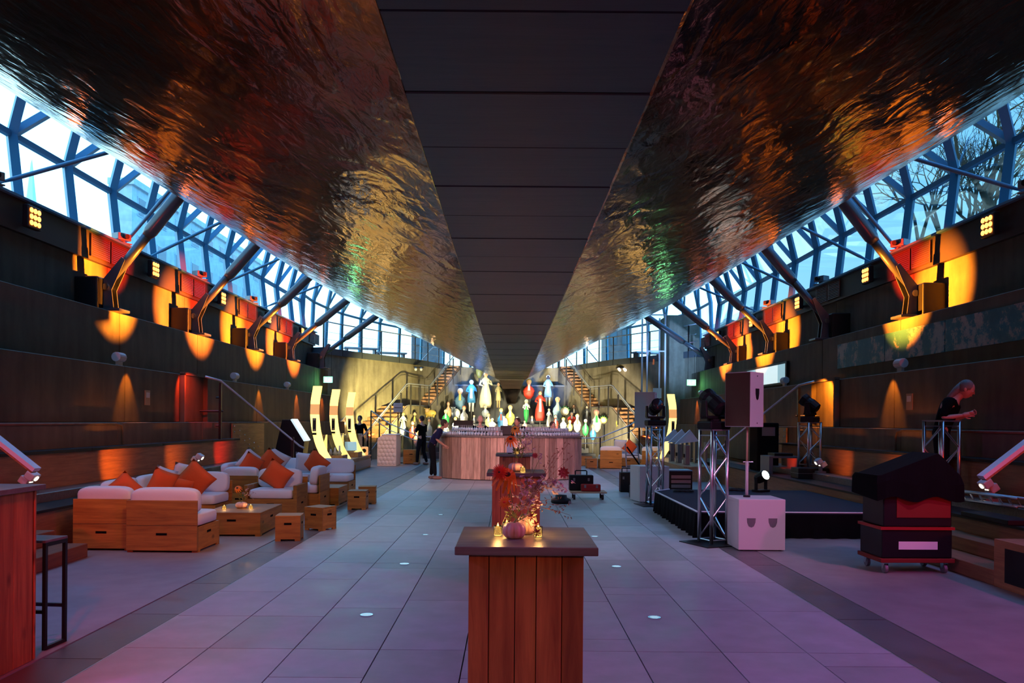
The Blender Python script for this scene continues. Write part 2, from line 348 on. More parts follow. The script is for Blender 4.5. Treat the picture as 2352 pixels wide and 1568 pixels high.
def thing(name, label, cat, loc=(0, 0, 0), rz=0, group=None):
    o = bpy.data.objects.new(name, None); COL.objects.link(o); o.location = loc; o.rotation_euler = (0, 0, rz); o.empty_display_size = .1
    return tag(o, label, cat, group)
KIDS = {}
def tree(o, parent=None):
    c = o.copy(); COL.objects.link(c)
    if parent is not None: c.parent = parent
    return c
def dup(root, loc, rz=0, label=None, group=None, scale=None):
    r = root.copy(); COL.objects.link(r); r.location = loc; r.rotation_euler = (0, 0, rz)
    if scale: r.scale = scale
    if label: r['label'] = label
    if group: r['group'] = group
    for ch in list(root.children):
        c = tree(ch, r)
        for g in list(ch.children): tree(g, c)
    return r
def struct(o): o['kind'] = 'structure'; return o
def derot(px, py):
    dx, dy = px-VPX, py-VPY; return dx+ROLL*dy, dy-ROLL*dx
def at(px, py, Y):      # a point of the place at distance Y that the photograph shows at (px, py)
    dx, dy = derot(px, py); return Vector((dx/F_PX*Y, Y, EYE-dy/F_PX*Y))
def gnd(px, py, z=0):
    dx, dy = derot(px, py); Y = (EYE-z)*F_PX/dy; return Vector((dx/F_PX*Y, Y, z))
# ================================================================ SETTING
# floor: bed, tiles laid in nine columns, dark strips, side slabs
mb = MB(); mb.b2(-8, 8, -6, 50, -.3, -.025); floor = struct(mb.build('floor', 'dark_tile'))
mb = MB(); mb.b2(-5.6, -3.1, -6, 44, -.2, 0); mb.b2(3.1, 5.6, -6, 44, -.2, 0); struct(mb.build('side_paving', 'side_floor', floor))
TW = .596; x0 = -.296 - TW*4
proto = {}
rnd = random.Random(11)
def tile(w, l, name, mat, xc, yc):
    key = (round(w, 3), round(l, 3), mat)
    if key not in proto:
        b = MB(); b.box((0, 0, -.012), (w-.009, l-.009, .024)); o = b.build(name, mat, floor, bev=0); proto[key] = o.data
        o.location = (xc, yc, 0); return o
    o = bpy.data.objects.new(name, proto[key]); COL.objects.link(o); o.parent = floor; o.location = (xc, yc, 0); return o
for c in range(9):
    y = 5.46
    while y > 2.2:
        l = rnd.choice((.3, .9, .6, 1.2)); l = min(l, max(y-2.0, .3)); tile(TW, l, 'tile', 'tile', x0+TW*(c+.5), y-l/2); y -= l
    y = 5.46
    while y < 24:
        l = rnd.choice((1.5, 1.2, 1.8, .3, .9, 1.2)); tile(TW, l, 'tile', 'tile', x0+TW*(c+.5), y+l/2); y += l
    while y < 40: tile(TW, 3.6, 'tile', 'tile', x0+TW*(c+.5), y+1.8); y += 3.6
xe = -x0 - .0
for s in (-1, 1):
    y = 1.0
    xa = x0 if s < 0 else x0+TW*9
    while y < 40:
        l = rnd.choice((1.8, 1.2, 2.4, .5)) if y < 16 else 3.6
        tile(.40, l, 'channel_slab', 'dark_tile', xa + s*.205, y+l/2); y += l
    mb = MB(); mb.b2(xa+s*.0-.004, xa+s*.0+.004, 1, 40, -.02, .001); mb.build('edge_strip', 'alu', floor)
# recessed floor lights
k = 0
for px, py in ((842, 1412), (929, 1295), (977, 1228), (1012, 1182), (1503, 1418), (1416, 1301), (1366, 1232)):
    p = gnd(px, py)
    t = thing('floor_light', 'round floor light, %s' % ('nearest one left of the front table', 'second one left of the front table, half way up the left aisle', 'third floor light along the left aisle', 'fourth floor light along the left aisle, small', 'nearest one right of the front table', 'second one right of the front table', 'third floor light along the right aisle')[k], 'floor light', (p.x, p.y, .001), 0, 'recessed floor lights'); k += 1
    b = MB(); b.cyl((0, 0, 0), (0, 0, .004), .052, n=20); b.build('rim', 'chrome', t)
    b = MB(); b.cyl((0, 0, .004), (0, 0, .005), .036, n=20); b.build('lens', 'screen_blue', t)
# terraced concrete walls, made of cast panels
TIERS = ((6.62, .55, 1.52), (6.85, 1.52, 2.52), (7.3, 2.52, 3.55), (7.9, 3.55, 4.55))
for s, nm in ((-1, 'wall_left'), (1, 'wall_right')):
    b = MB()
    for x, za, zb in TIERS: b.b2(s*(x+.12), s*(x+2.4), -5, 31.5, za-.3, zb-.004)
    wall = struct(b.build(nm, 'concrete'))
    for i, (x, za, zb) in enumerate(TIERS):
        y = -5 + .7*i; j = 0
        while y < 31.5:
            y1 = min(y+3.65, 31.5)
            key = (i, round(y1-y, 2), s)
            if key not in proto:
                b = MB(); b.b2(s*x - s*0, s*(x+.13), .006, (y1-y)-.006, za, zb); o = b.build('concrete_panel', 'concrete', wall, bev=.012, seg=1, loc=(0, y, 0)); proto[key] = o.data
            else:
                o = link('concrete_panel', proto[key], wall, .012, 1, (0, y, 0))
            y = y1
    # timber platform with black nosing, bench with lit front panel
    b = MB(); b.b2(s*5.55, s*6.7, -5, 24, 0, .47); pl = struct(b.build('platform_' + nm[5:], 'step_wood'))
    b = MB(); b.b2(s*5.50, s*6.1, -5, 24, .47, .50); b.build('platform_nosing', 'black_plastic', pl)
    b = MB(); b.b2(s*6.0, s*6.64, -5, 19.5, .47, .62); b.build('bench_top', 'slate_top', pl, bev=.01, seg=1)
    b = MB(); b.b2(s*6.36, s*6.6, -5, 18.3, .62, 1.10); b.build('bench_back', 'step_wood', pl)
    y = -5
    while y < 18.2:
        y1 = min(y+2.4, 18.3); b = MB(); b.b2(s*6.28, s*6.62, y+.006, y1-.006, 1.10, 1.14); b.build('cap_rail', 'black_plastic', pl); y = y1
    # beam carrying the glass, with louvred vents
    b = MB(); b.b2(s*7.82, s*8.6, -5, 31.5, 4.54, 5.06); bm_ = struct(b.build('beam_' + nm[5:], 'beam_dark'))
    b = MB(); b.b2(s*7.74, s*8.6, -5, 31.5, 5.06, 5.10); b.build('sill_plate', 'frame_steel', bm_)
    sb = MB(); sb.box((0, 0, 0), (.03, .62, .02), (0, .5*s, 0)); smesh = None
    for y in STRUT_Y:
        for q in (0, 1):
            yy = y + .38 + q*.74
            t = thing('louvre_vent', 'slatted louvre vent in the beam by the %s strut, %s wall, %s of its pair' % ({14.5: 'nearest', 18.5: 'second', 22.5: 'third', 26.5: 'fourth', 30.5: 'last'}[y], 'left' if s < 0 else 'right', 'nearer' if q == 0 else 'farther'), 'vent', (s*7.79, yy, 4.6), 0, 'louvre vents along the beams')
            [MB().b2(-.01, .01, q_-.015, q_+.015, 0, .42).build('vent_upright', 'slat_metal', t) for q_ in (-.325, .325)]
            for j in range(11):
                if smesh is None: o = sb.build('slat', 'slat_metal', t, loc=(0, 0, .02+.038*j)); smesh = o.data
                else: link('slat', smesh, t, loc=(0, 0, .02+.038*j))
    # conduits on the eye-level ledge
    b = MB(); y0 = 8.5; b.tube([(s*6.58, y0, 1.5), (s*6.58, 13.1, 1.5), (s*6.58, 13.3, 1.47), (s*6.58, 13.35, 1.38), (s*6.58, 13.35, .9)], .018)
    tag(b.build('conduit', 'concrete', smooth=True), 'grey pipe running along the %s wall at eye level and bending down' % ('left' if s < 0 else 'right'), 'pipe')
# end wall (curved) below the balcony, balcony slab, black figurehead wall
def arc_wall(pts, z0, z1, th, name, mat, parent=None):
    b = MB()
    for (x0_, y0_), (x1_, y1_) in zip(pts, pts[1:]):
        d = Vector((x1_-x0_, y1_-y0_, 0)).normalized(); n = Vector((-d.y, d.x, 0))*th
        b.prism([(x0_, y0_, z0), (x1_, y1_, z0), (x1_+n.x, y1_+n.y, z0), (x0_+n.x, y0_+n.y, z0)], (0, 0, z1-z0))
    return b.build(name, mat, parent)
def apse(r=1.0, n=16, x0=7.35, y0=31.2, depth=11.5):
    out = []
    for i in range(n+1):
        a = PI - PI*i/n; x = x0*math.cos(a); y = y0 + depth*math.sin(a)**.62*(1-.0*abs(x)); out.append((x*r, y))
    return out
AP = [(-7.4, 31.2), (-7.0, 32.2), (-6.3, 33.6), (-5.5, 35.0), (-4.6, 36.6), (-3.9, 38.4), (-3.3, 40.2), (-2.4, 42.2), (-1.2, 43.6), (0, 44)]
AP = AP + [(-x, y) for x, y in AP[-2::-1]]
end = struct(arc_wall(AP, 0, 4.42, .5, 'wall_end', 'concrete_end'))
AP2 = [(x*1.0, y-.15) for x, y in AP]
slab = struct(arc_wall(AP2, 4.2, 4.46, 3.2, 'balcony_slab', 'slab_edge'))
# balcony railing: posts and rails
rail = thing('balcony_railing', 'steel and glass railing curving along the balcony at the far end', 'railing', (0, 0, 0))
b = MB(); b.tube([(x, y-.1, 5.5) for x, y in AP], .025, 6); b.build('top_rail', 'rail_steel', rail, smooth=True)
b = MB(); b.tube([(x, y-.1, 5.1) for x, y in AP], .008, 5); b.tube([(x, y-.1, 4.8) for x, y in AP], .008, 5); b.build('wire', 'rail_steel', rail, smooth=True)
def along(pts, step):
    out = []; acc = 0; nxt = 0
    for (xa, ya), (xb, yb) in zip(pts, pts[1:]):
        l = math.hypot(xb-xa, yb-ya)
        while nxt <= acc+l: f = (nxt-acc)/l; out.append((xa+(xb-xa)*f, ya+(yb-ya)*f)); nxt += step
        acc += l
    return out
for x, y in along(AP, 1.3):
    b = MB(); b.b2(x-.025, x+.025, y-.14, y-.06, 4.2, 5.5); b.build('post', 'black_metal', rail)
# outer glass wall round the far end
GP = [(-8.4, 31.5), (-8.5, 34), (-8.1, 37), (-7.2, 40), (-5.8, 43), (-4.0, 45.5), (-2.0, 47), (0, 47.5)]
GP = GP + [(-x, y) for x, y in GP[-2::-1]]
gw = struct(MB().b2(-.01, .01, 47.4, 47.6, 4.4, 4.5).build('window_end', 'frame_steel'))
pts = along(GP, 1.9)
for i, (x, y) in enumerate(pts):
    o = .985
    b = MB(); b.tube([(x, y, 4.4), (x*.99, y, 6.6), (x*o*.93, y-.3, 9.2)], .09, 6); b.build('mullion', 'frame_steel', gw)
    if i+1 < len(pts):
        x1, y1 = pts[i+1]
        for za, zb, fa, fb in ((4.4, 6.6, 1, .99), (6.6, 9.2, .99, .916)):
            b = MB(); b.add([(x*fa, y, za), (x1*fa, y1, za), (x1*fb, y1-.2*(zb > 7), zb), (x*fb, y-.2*(zb > 7), zb)], [(0, 1, 2, 3)]); b.build('pane', 'pane_glass', gw)
        b = MB(); b.tube([(x*.99, y, 6.6), (x1*.99, y1, 6.6)], .06, 5)
        b.tube([(x*.99, y, 6.6), (x1*.916, y1-.2, 9.2)], .05, 5); b.build('transom', 'frame_steel', gw)
b = MB(); b.prism([(x*.93, y, 9.1) for x, y in GP], (0, 0, .2)); b2 = b.build('ceiling_end', 'black_wall'); struct(b2)
b2.hide_render = False
# side glazing: rows of nodes A (sill) B (rail) C D (hull)
def hull_w(y):
    P = ((-10, 5.5), (8, 5.62), (10, 5.52), (13, 5.37), (16.4, 5.2), (19.8, 4.98), (22.9, 4.56), (26.2, 4.10), (30, 3.65), (33, 3.2), (36.5, 2.5), (40, 1.8), (44, .9), (47, .25))
    for (a, wa), (c, wc) in zip(P, P[1:]):
        if y <= c: return wa + (wc-wa)*(y-a)/(c-a)
    return .2
NY = [(-3.4 + 1.65*i) for i in range(22)]
for s, nm in ((-1, 'left'), (1, 'right')):
    roof = struct(MB().b2(s*8.32, s*8.42, -4, 31.4, 6.27, 6.37).build('window_' + nm, 'frame_steel'))
    A = lambda y: Vector((s*8.22, y, 5.08)); B = lambda y: Vector((s*8.36, y, 6.32)); C = lambda y: Vector((s*8.0, y, 7.75)); D = lambda y: Vector((s*(hull_w(y)+.02), y, 8.9))
    def bar(p, q, w=.10, name='mullion'):
        b = MB(); b.tube([p, q], w, 4); b.build(name, 'frame_steel', roof)
    def pane(*p): b = MB(); b.add(list(p), [tuple(range(len(p)))]); b.build('pane', 'pane_glass', roof)
    for i, y in enumerate(NY):
        bar(A(y), B(y)); bar(B(y), C(y)); bar(C(y), D(y), .085)
        if i+1 < len(NY):
            y1 = NY[i+1]
            pane(A(y), A(y1), B(y1), B(y)); bar(B(y), C(y1), .085, 'diagonal')
            pane(B(y), B(y1), C(y1)); pane(B(y), C(y1), C(y))
            bar(C(y), C(y1), .06, 'rail'); bar(C(y), D(y1), .05, 'diagonal')
            pane(C(y), C(y1), D(y1)); pane(C(y), D(y1), D(y))
# rooms outside the picture: wall behind the camera
struct(MB().b2(-9, 9, -5.6, -5.2, 0, 9).build('wall_back', 'concrete'))
# outdoors
struct(MB().b2(-90, -8.9, -30, 120, 4.3, 4.5).build('ground_left', 'outdoor_ground'))
struct(MB().b2(8.9, 90, -30, 120, 4.3, 4.5).build('ground_right', 'outdoor_ground'))
struct(MB().b2(-90, 90, 49, 120, 4.2, 4.42).build('ground_end', 'outdoor_ground'))
# ================================================================ THE SHIP
ship = thing('ship_hull', 'great metal-clad ship hull with a plank keel hanging over the whole hall', 'ship', (.09, 0, 3.45))
def keel_hw(y): return .70 if y < 34 else max(.12, .70 - (y-34)*.07)
for s in (-1, 1):
    vs = []; fs = []; nt_ = 26; ys = [-5 + .85*i for i in range(62)]
    for y in ys:
        w = hull_w(y) ; xk = keel_hw(y); kz = 1.85 + max(0, (y-40))*.12
        P0 = (xk, kz); P1 = (.5*w+.1, kz+.50); P2 = (1.03*w, 2.80 + max(0, (y-40))*.1); P3 = (w, 4.55)
        if w < 1.2: P1 = (xk+.1, kz+.3)
        for i in range(nt_+1):
            t_ = i/nt_; u = 1-t_
            x = u**3*P0[0]+3*u*u*t_*P1[0]+3*u*t_*t_*P2[0]+t_**3*P3[0]; z = u**3*P0[1]+3*u*u*t_*P1[1]+3*u*t_*t_*P2[1]+t_**3*P3[1]
            vs.append((s*x-.09*min(1, i/8), y, z+EYE-3.45))
        vs.append((s*w-.09, y, 6.6))
    R = nt_+2
    for j in range(len(ys)-1):
        for i in range(R-1):
            q = (j*R+i, j*R+i+1, (j+1)*R+i+1, (j+1)*R+i); fs.append(q if s > 0 else q[::-1])
    me = bpy.data.meshes.new('side_plating'); me.from_pydata(vs, [], fs); me.materials.append(MATS['hull_metal'])
    for p in me.polygons: p.use_smooth = True
    link('side_plating', me, ship)
b = MB(); b.b2(-5.5, 5.5, -5, 24, 6.6, 6.7); b.b2(-3.9, 3.9, 24, 31, 6.6, 6.7); b.b2(-2.6, 2.6, 31, 36, 6.6, 6.7); b.build('deck', 'black_wall', ship)
y = -4.0 - .42
i = 0
while y < 40:
    h = keel_hw(y+.44); ww = .885
    b = MB(); b.b2(-h, h, .006, ww-.006, -.0, .14); b.build('keel_plank', 'keel_wood', ship, bev=.008, seg=1, loc=(0, y, (.004 if i % 2 else 0))); y += ww; i += 1
for s in (-1, 1):
    b = MB(); b.tube([(s*(keel_hw(y_)+.0), y_, .012) for y_ in range(-5, 40)], .014, 5); b.build('keel_edge', 'hull_metal', ship)
b = MB(); b.b2(-.6, .6, -5, 36, .13, .8); b.build('keel_core', 'keel_wood', ship)
# sloping forefoot at the far end, clad in short metal boards
n = 16
for i in range(n):
    f0, f1 = i/n, (i+1)/n
    y0, y1 = 35.2+4.2*f0, 35.2+4.2*f1; z0, z1 = -.02-.98*f0**1.1, -.02-.98*f1**1.1; w0, w1 = .56-.36*f0, .56-.36*f1
    b = MB(); e_ = .012
    b.add([(-w0, y0+e_, z0), (w0, y0+e_, z0), (w1, y1-e_, z1), (-w1, y1-e_, z1), (-w0, y0+e_, z0+.3), (w0, y0+e_, z0+.3), (w1, y1-e_, z1+.3), (-w1, y1-e_, z1+.3)],
          [(0, 3, 2, 1), (4, 5, 6, 7), (0, 1, 5, 4), (1, 2, 6, 5), (2, 3, 7, 6), (3, 0, 4, 7)])
    b.build('forefoot_board', 'hull_metal' if i > 5 else 'keel_wood', ship)
b = MB(); b.prism([(-.14, 35.3, .1), (-.14, 39.4, -.7), (-.14, 39.6, 1.5), (-.14, 35.3, 1.5)], (.28, 0, 0)); b.build('forefoot_core', 'hull_metal', ship)
# ================================================================ STRUTS
ORD = ('nearest', 'second', 'third', 'fourth', 'fifth and farthest')
for s, nm in ((-1, 'left'), (1, 'right')):
    for k, y in enumerate(STRUT_Y):
        xb = XB.get((s, y), 7.45); w = hull_w(y)
        t = thing('strut', '%s round steel strut from the %s wall ledge up to the hull' % (ORD[k], nm), 'strut', (s*xb, y, 3.55), 0, 'steel struts holding the hull')
        a = Vector((0, 0, .50)); e = Vector((-s*(xb-w*.985), 0, 3.35)); d = (e-a).normalized()
        p1 = a + d*.55; p2 = a + d*1.15
        b = MB(); b.tube([p2, p2+d*.12, e], [.085, .125, .125], 16); b.build('shaft', 'strut_steel', t, smooth=True)
        b = MB(); b.tube([a-d*.05, p1, p2], [.05, .085, .088], 14); b.build('lower_shaft', 'strut_steel', t, smooth=True)
        b = MB()
        for q in (-.09, .09): b.prism([(s*.10, q-.012, .05), (-s*.16, q-.012, .05), (-s*.12, q-.012, .40), (-s*.36, q-.012, .95), (-s*.30, q-.012, 1.0), (s*.05, q-.012, .58)], (0, .024, 0))
        b.build('bracket', 'strut_steel', t)
        b = MB(); b.cyl((-s*.02, -.13, .45), (-s*.02, .13, .45), .06, n=16); b.build('pin', 'chrome', t)
        b = MB(); b.b2(-s*.32, s*.1, -.20, .20, 0, .05); b.build('foot_plate', 'strut_steel', t, bev=.01)
        b = MB(); b.box((s*.26, -.05, .32), (.46, .50, .60)); b.build('anchor_block', 'black_metal', t, bev=.03)
    # brace rods between struts, rising to the hull
    for k, (y, ye) in enumerate(((12.0, 14.45), (16.2, 14.6), (17.3, 18.5), (21.2, 22.5), (25.2, 26.5))):
        p = Vector((s*8.05, y, 5.12)); q = Vector((s*(hull_w(ye)+.02), ye, 7.1))
        t = thing('brace_rod', '%s slim blue brace rod crossing the %s glazing' % (ORD[k], nm), 'brace', p, 0, 'slim brace rods below the glazing')
        d = (q-p); b = MB(); b.tube([Vector((0, 0, 0)), d*.06, d*.1, d*.9, d*.94, d], [.02, .02, .035, .035, .02, .02], 8); b.build('rod', 'frame_steel', t, smooth=True)
        b = MB(); b.ball((0, 0, 0), .05, 8, 6); b.build('end_fork', 'frame_steel', t)
    # amber lamp grids on the beam
    for k, y in enumerate((8.6, 12.6, 16.9, 20.9, 24.9, 28.9)):
        t = thing('lamp_grid', '%s of the glowing amber nine-lamp floods on the %s beam' % (('nearest, just out of the frame,', 'large and nearest', 'second', 'third', 'fourth', 'last')[k], nm), 'floodlight', (s*7.70, y, 4.80), 0, 'amber lamp grids on the beams')
        b = MB(); b.box((0, 0, 0), (.10, .36, .36)); b.build('housing', 'black_metal', t, bev=.015)
        b = MB(); b.box((s*.09, 0, -.1), (.12, .05, .05)); b.build('bracket', 'black_metal', t)
        for i in range(3):
            for j in range(3):
                key = 'ledbulb'
                if key not in proto: o = MB().ball((0, 0, 0), (.018, .042, .042), 8, 6).build('bulb', 'led_amber', t, smooth=True); proto[key] = o.data
                else: o = link('bulb', proto[key], t)
                o.location = (-s*.056, -.1+.1*i, -.1+.1*j)
    # small wall-wash floods
    for k, y in enumerate((14.0, 19.9, 24.6, 28.6)):
        t = thing('ledge_spotlight', '%s small pale spotlight standing on the %s wall ledge' % (ORD[k], nm), 'spotlight', (s*6.98, y, 2.52), 0, 'small pale spotlights on the ledges')
        b = MB(); b.cyl((0, -.12, .16), (0, .12, .16), .085, n=14); b.build('lamp_body', 'white_paint', t, bev=.01)
        b = MB(); b.box((0, 0, .04), (.05, .16, .08)); b.build('bracket', 'white_paint', t)
    # camera projectors on top of the beam
    for k, y in enumerate((11.9, 15.9, 19.9, 23.9)):
        t = thing('projector', '%s small boxy projector on top of the %s beam' % (ORD[k], nm), 'projector', (s*7.9, y, 5.10), s*.5, 'small projectors on the beams')
        b = MB(); b.box((0, 0, .16), (.22, .30, .14)); b.build('housing', 'grey_metal', t, bev=.015)
        b = MB(); b.cyl((-s*.11, 0, .16), (-s*.19, 0, .15), .05, n=12); b.build('lens', 'black_plastic', t)
        b = MB(); b.box((0, 0, .045), (.08, .1, .09)); b.b2(-.2, .2, -.1, .1, 0, .02); b.build('foot', 'grey_metal', t)
    # twin bench floods
    for k, (y, dz) in enumerate(((10.0, .62), (15.4, .62))):
        t = thing('twin_flood', 'small twin-lamp floodlight on the %s bench, %s' % (nm, ('near the front display board', 'farther back beside the sofas' if s < 0 else 'beside the small truss tower')[k]), 'floodlight', (s*6.12, y, dz), 0, 'twin floodlights on the benches')
        b = MB(); b.box((0, 0, .02), (.16, .16, .04)); b.box((0, 0, .08), (.04, .1, .12)); b.build('foot', 'grey_metal', t)
        for q in (-1, 1):
            o = MB().box((0, 0, 0), (.12, .16, .10)).build('lamp_head', 'white_paint', t, bev=.015, loc=(-s*.05*q, -.02*q, .2+.03*q), rot=(0, -s*.6, 0))
            b = MB(); b.cyl((-s*.062, 0, 0), (-s*.07, 0, 0), .034, n=12); b.build('lens', 'lamp_white', o)
# ================================================================ PLANK-CLAD TABLES DOWN THE MIDDLE
def high_table(x, yf, label, top=.57, hw=.232, H=1.1, dep=.60, n=5, seed=1):
    t = thing('high_table', label, 'table', (x, yf, 0), 0)
    r = random.Random(seed)
    b = MB(); b.box((0, dep/2, H-.017), (top, dep, .034)); b.build('tabletop', 'slate_top', t, bev=.004)
    b = MB(); b.b2(-hw+.02, hw-.02, .06, dep-.06, 0, H-.034); b.build('core', 'black_plastic', t)
    for fy, sgn in ((.045, -1), (dep-.045, 1)):
        cuts = sorted([-hw] + [(-hw + 2*hw*(i+1)/n) + r.uniform(-.02, .02) for i in range(n-1)] + [hw])
        for a, c in zip(cuts, cuts[1:]):
            k = r.uniform(0, .004); o = MB().b2(a+.0015, c-.0015, min(fy, fy+.02)-k, max(fy, fy+.02)-k, .003, H-.036).build('plank', 'pallet', t, bev=.002, seg=1)
    for sx_ in (-1, 1):
        m_ = 4
        for i in range(m_):
            a = .068+(dep-.136)*i/m_; c = .068+(dep-.136)*(i+1)/m_
            MB().b2(sx_*(hw-.02), sx_*hw, a+.0015, c-.0015, .003, H-.036).build('plank', 'pallet', t, bev=.002, seg=1)
    return t
T1 = high_table(.072, 3.10, 'plank-clad high table with dark top, nearest to the camera, carrying pink pumpkins', seed=3)
T2 = high_table(.070, 7.5, 'second plank-clad high table in the middle row, behind the nearest one', seed=4)
T3 = high_table(.086, 11.7, 'third and farthest plank-clad high table, directly in front of the round bar', seed=5)
TL = high_table(-3.36, 4.28, 'red-lit plank-clad high table cut off by the left edge of the picture', hw=.24, H=1.155, dep=.93, seed=6)

def pumpkin(loc, r, h, label, rz=0):
    t = thing('pumpkin', label, 'pumpkin', loc, rz)
    prof = [(r*.30, 0), (r*.72, h*.04), (r*.96, h*.25), (r, h*.5), (r*.93, h*.75), (r*.70, h*.93), (r*.35, h*1.0), (r*.12, h*.94)]
    MB().lathe(prof, 60, lobes=10, amp=.13).build('pumpkin_body', 'pumpkin', t, smooth=True)
    MB().tube([(0, 0, h*.92), (.004, 0, h*1.08), (.012, 0, h*1.18)], [r*.12, r*.08, r*.07], 7).build('stalk', 'stem_green', t, smooth=True)
    return t
def candle(loc, label, r=.018, h=.042, grp='lit tealights in glass holders'):
    t = thing('candle', label, 'candle', loc, 0, grp)
    MB().lathe([(r*.9, 0), (r, .003), (r, h), (r*.9, h), (r*.9, .006), (.001, .005)], 14).build('glass_holder', 'clear_glass', t, smooth=True)
    MB().cyl((0, 0, .004), (0, 0, h*.85), r*.86, n=12).build('wax', 'candle_wax', t)
    MB().lathe([(.0008, h*.85), (.0035, h*.95), (.003, h*1.05), (.0004, h*1.25)], 8).build('flame', 'flame', t, smooth=True)
    l = bpy.data.lights.new('candle_light', 'POINT'); l.energy = .6; l.color = (1, .5, .15); l.shadow_soft_size = .012
    o = bpy.data.objects.new('candle_light', l); COL.objects.link(o); o.location = (loc[0], loc[1], loc[2]+h*1.6)
    return t
def gerbera(c, d, r, mat, par, n=22, layers=2, core='flower_core', droop=0.15):
    q = Vector(d).normalized().to_track_quat('Z', 'Y').to_matrix(); c = Vector(c)
    for ly in range(layers):
        b = MB(); rr = r*(1-.28*ly)
        for i in range(n):
            a = 2*PI*(i+.5*ly)/n + random.uniform(-.05, .05); u = Vector((math.cos(a), math.sin(a), 0)); w = Vector((-u.y, u.x, 0)); pw = rr*3.3/n
            h = .12*r*ly
            P = lambda f, s_, z: c + q @ (u*rr*f + w*pw*s_ + Vector((0, 0, z)))
            b.add([P(.12, -.3, h), P(.12, .3, h), P(.6, .62, h+.08*r), P(.6, -.62, h+.08*r), P(1, .25, h-droop*r), P(1, -.25, h-droop*r), P(.6, 0, h+.02*r)],
                  [(0, 1, 2, 6), (0, 6, 3), (6, 2, 4, 5), (6, 5, 3)])
        b.build('petals', mat, par)
    MB().ball(c + q @ Vector((0, 0, .06*r)), (r*.26, r*.26, r*.18), 10, 6).build('flower_centre', core, par, smooth=True)
def stem(p, q, par, r=.0016, bend=.02, mat='stem_green'):
    p, q = Vector(p), Vector(q); mid = (p+q)/2 + Vector((random.uniform(-bend, bend), random.uniform(-bend, bend), bend))
    pts = [p*(1-t)**2 + mid*2*t*(1-t) + q*t*t for t in [i/7 for i in range(8)]]
    MB().tube(pts, r, 5).build('stem', mat, par, smooth=True); return pts
def leaf_mesh(b, c, d, l, w):
    d = Vector(d).normalized(); s_ = d.cross(Vector((.2, .3, 1))).normalized(); n_ = s_.cross(d)
    c = Vector(c); b.add([c, c+d*l*.4+s_*w, c+d*l, c+d*l*.4-s_*w, c+d*l*.45-n_*w*.35], [(0, 1, 4), (1, 2, 4), (2, 3, 4), (3, 0, 4)])
def blossoms(c, ext, n, r, mat, par, name='blossoms'):
    b = MB()
    for i in range(n):
        p = Vector(c) + Vector([random.gauss(0, e_) for e_ in ext])
        for k in range(5):
            d = Vector((random.gauss(0, 1), random.gauss(0, 1), random.gauss(0, 1))); leaf_mesh(b, p, d, r*random.uniform(.8, 1.4), r*.55)
    o = b.build(name, mat, par, kind='stuff'); return o
def sprig(p, q, par, mat='seed_brown', n=9, r=.004):
    pts = stem(p, q, par, .0008, .015, 'seed_brown')
    for i in range(n):
        c = pts[-1-(i % 5)] + Vector((random.uniform(-.016, .016), random.uniform(-.01, .01), random.uniform(-.016, .016)))
        d = Vector((random.gauss(0, 1), 0, random.gauss(0, 1))).normalized()*r*1.5
        MB().tube([c-d, c, c+d], [r*.2, r*.55, r*.15], 5).build('seed_head', mat, par, smooth=True)
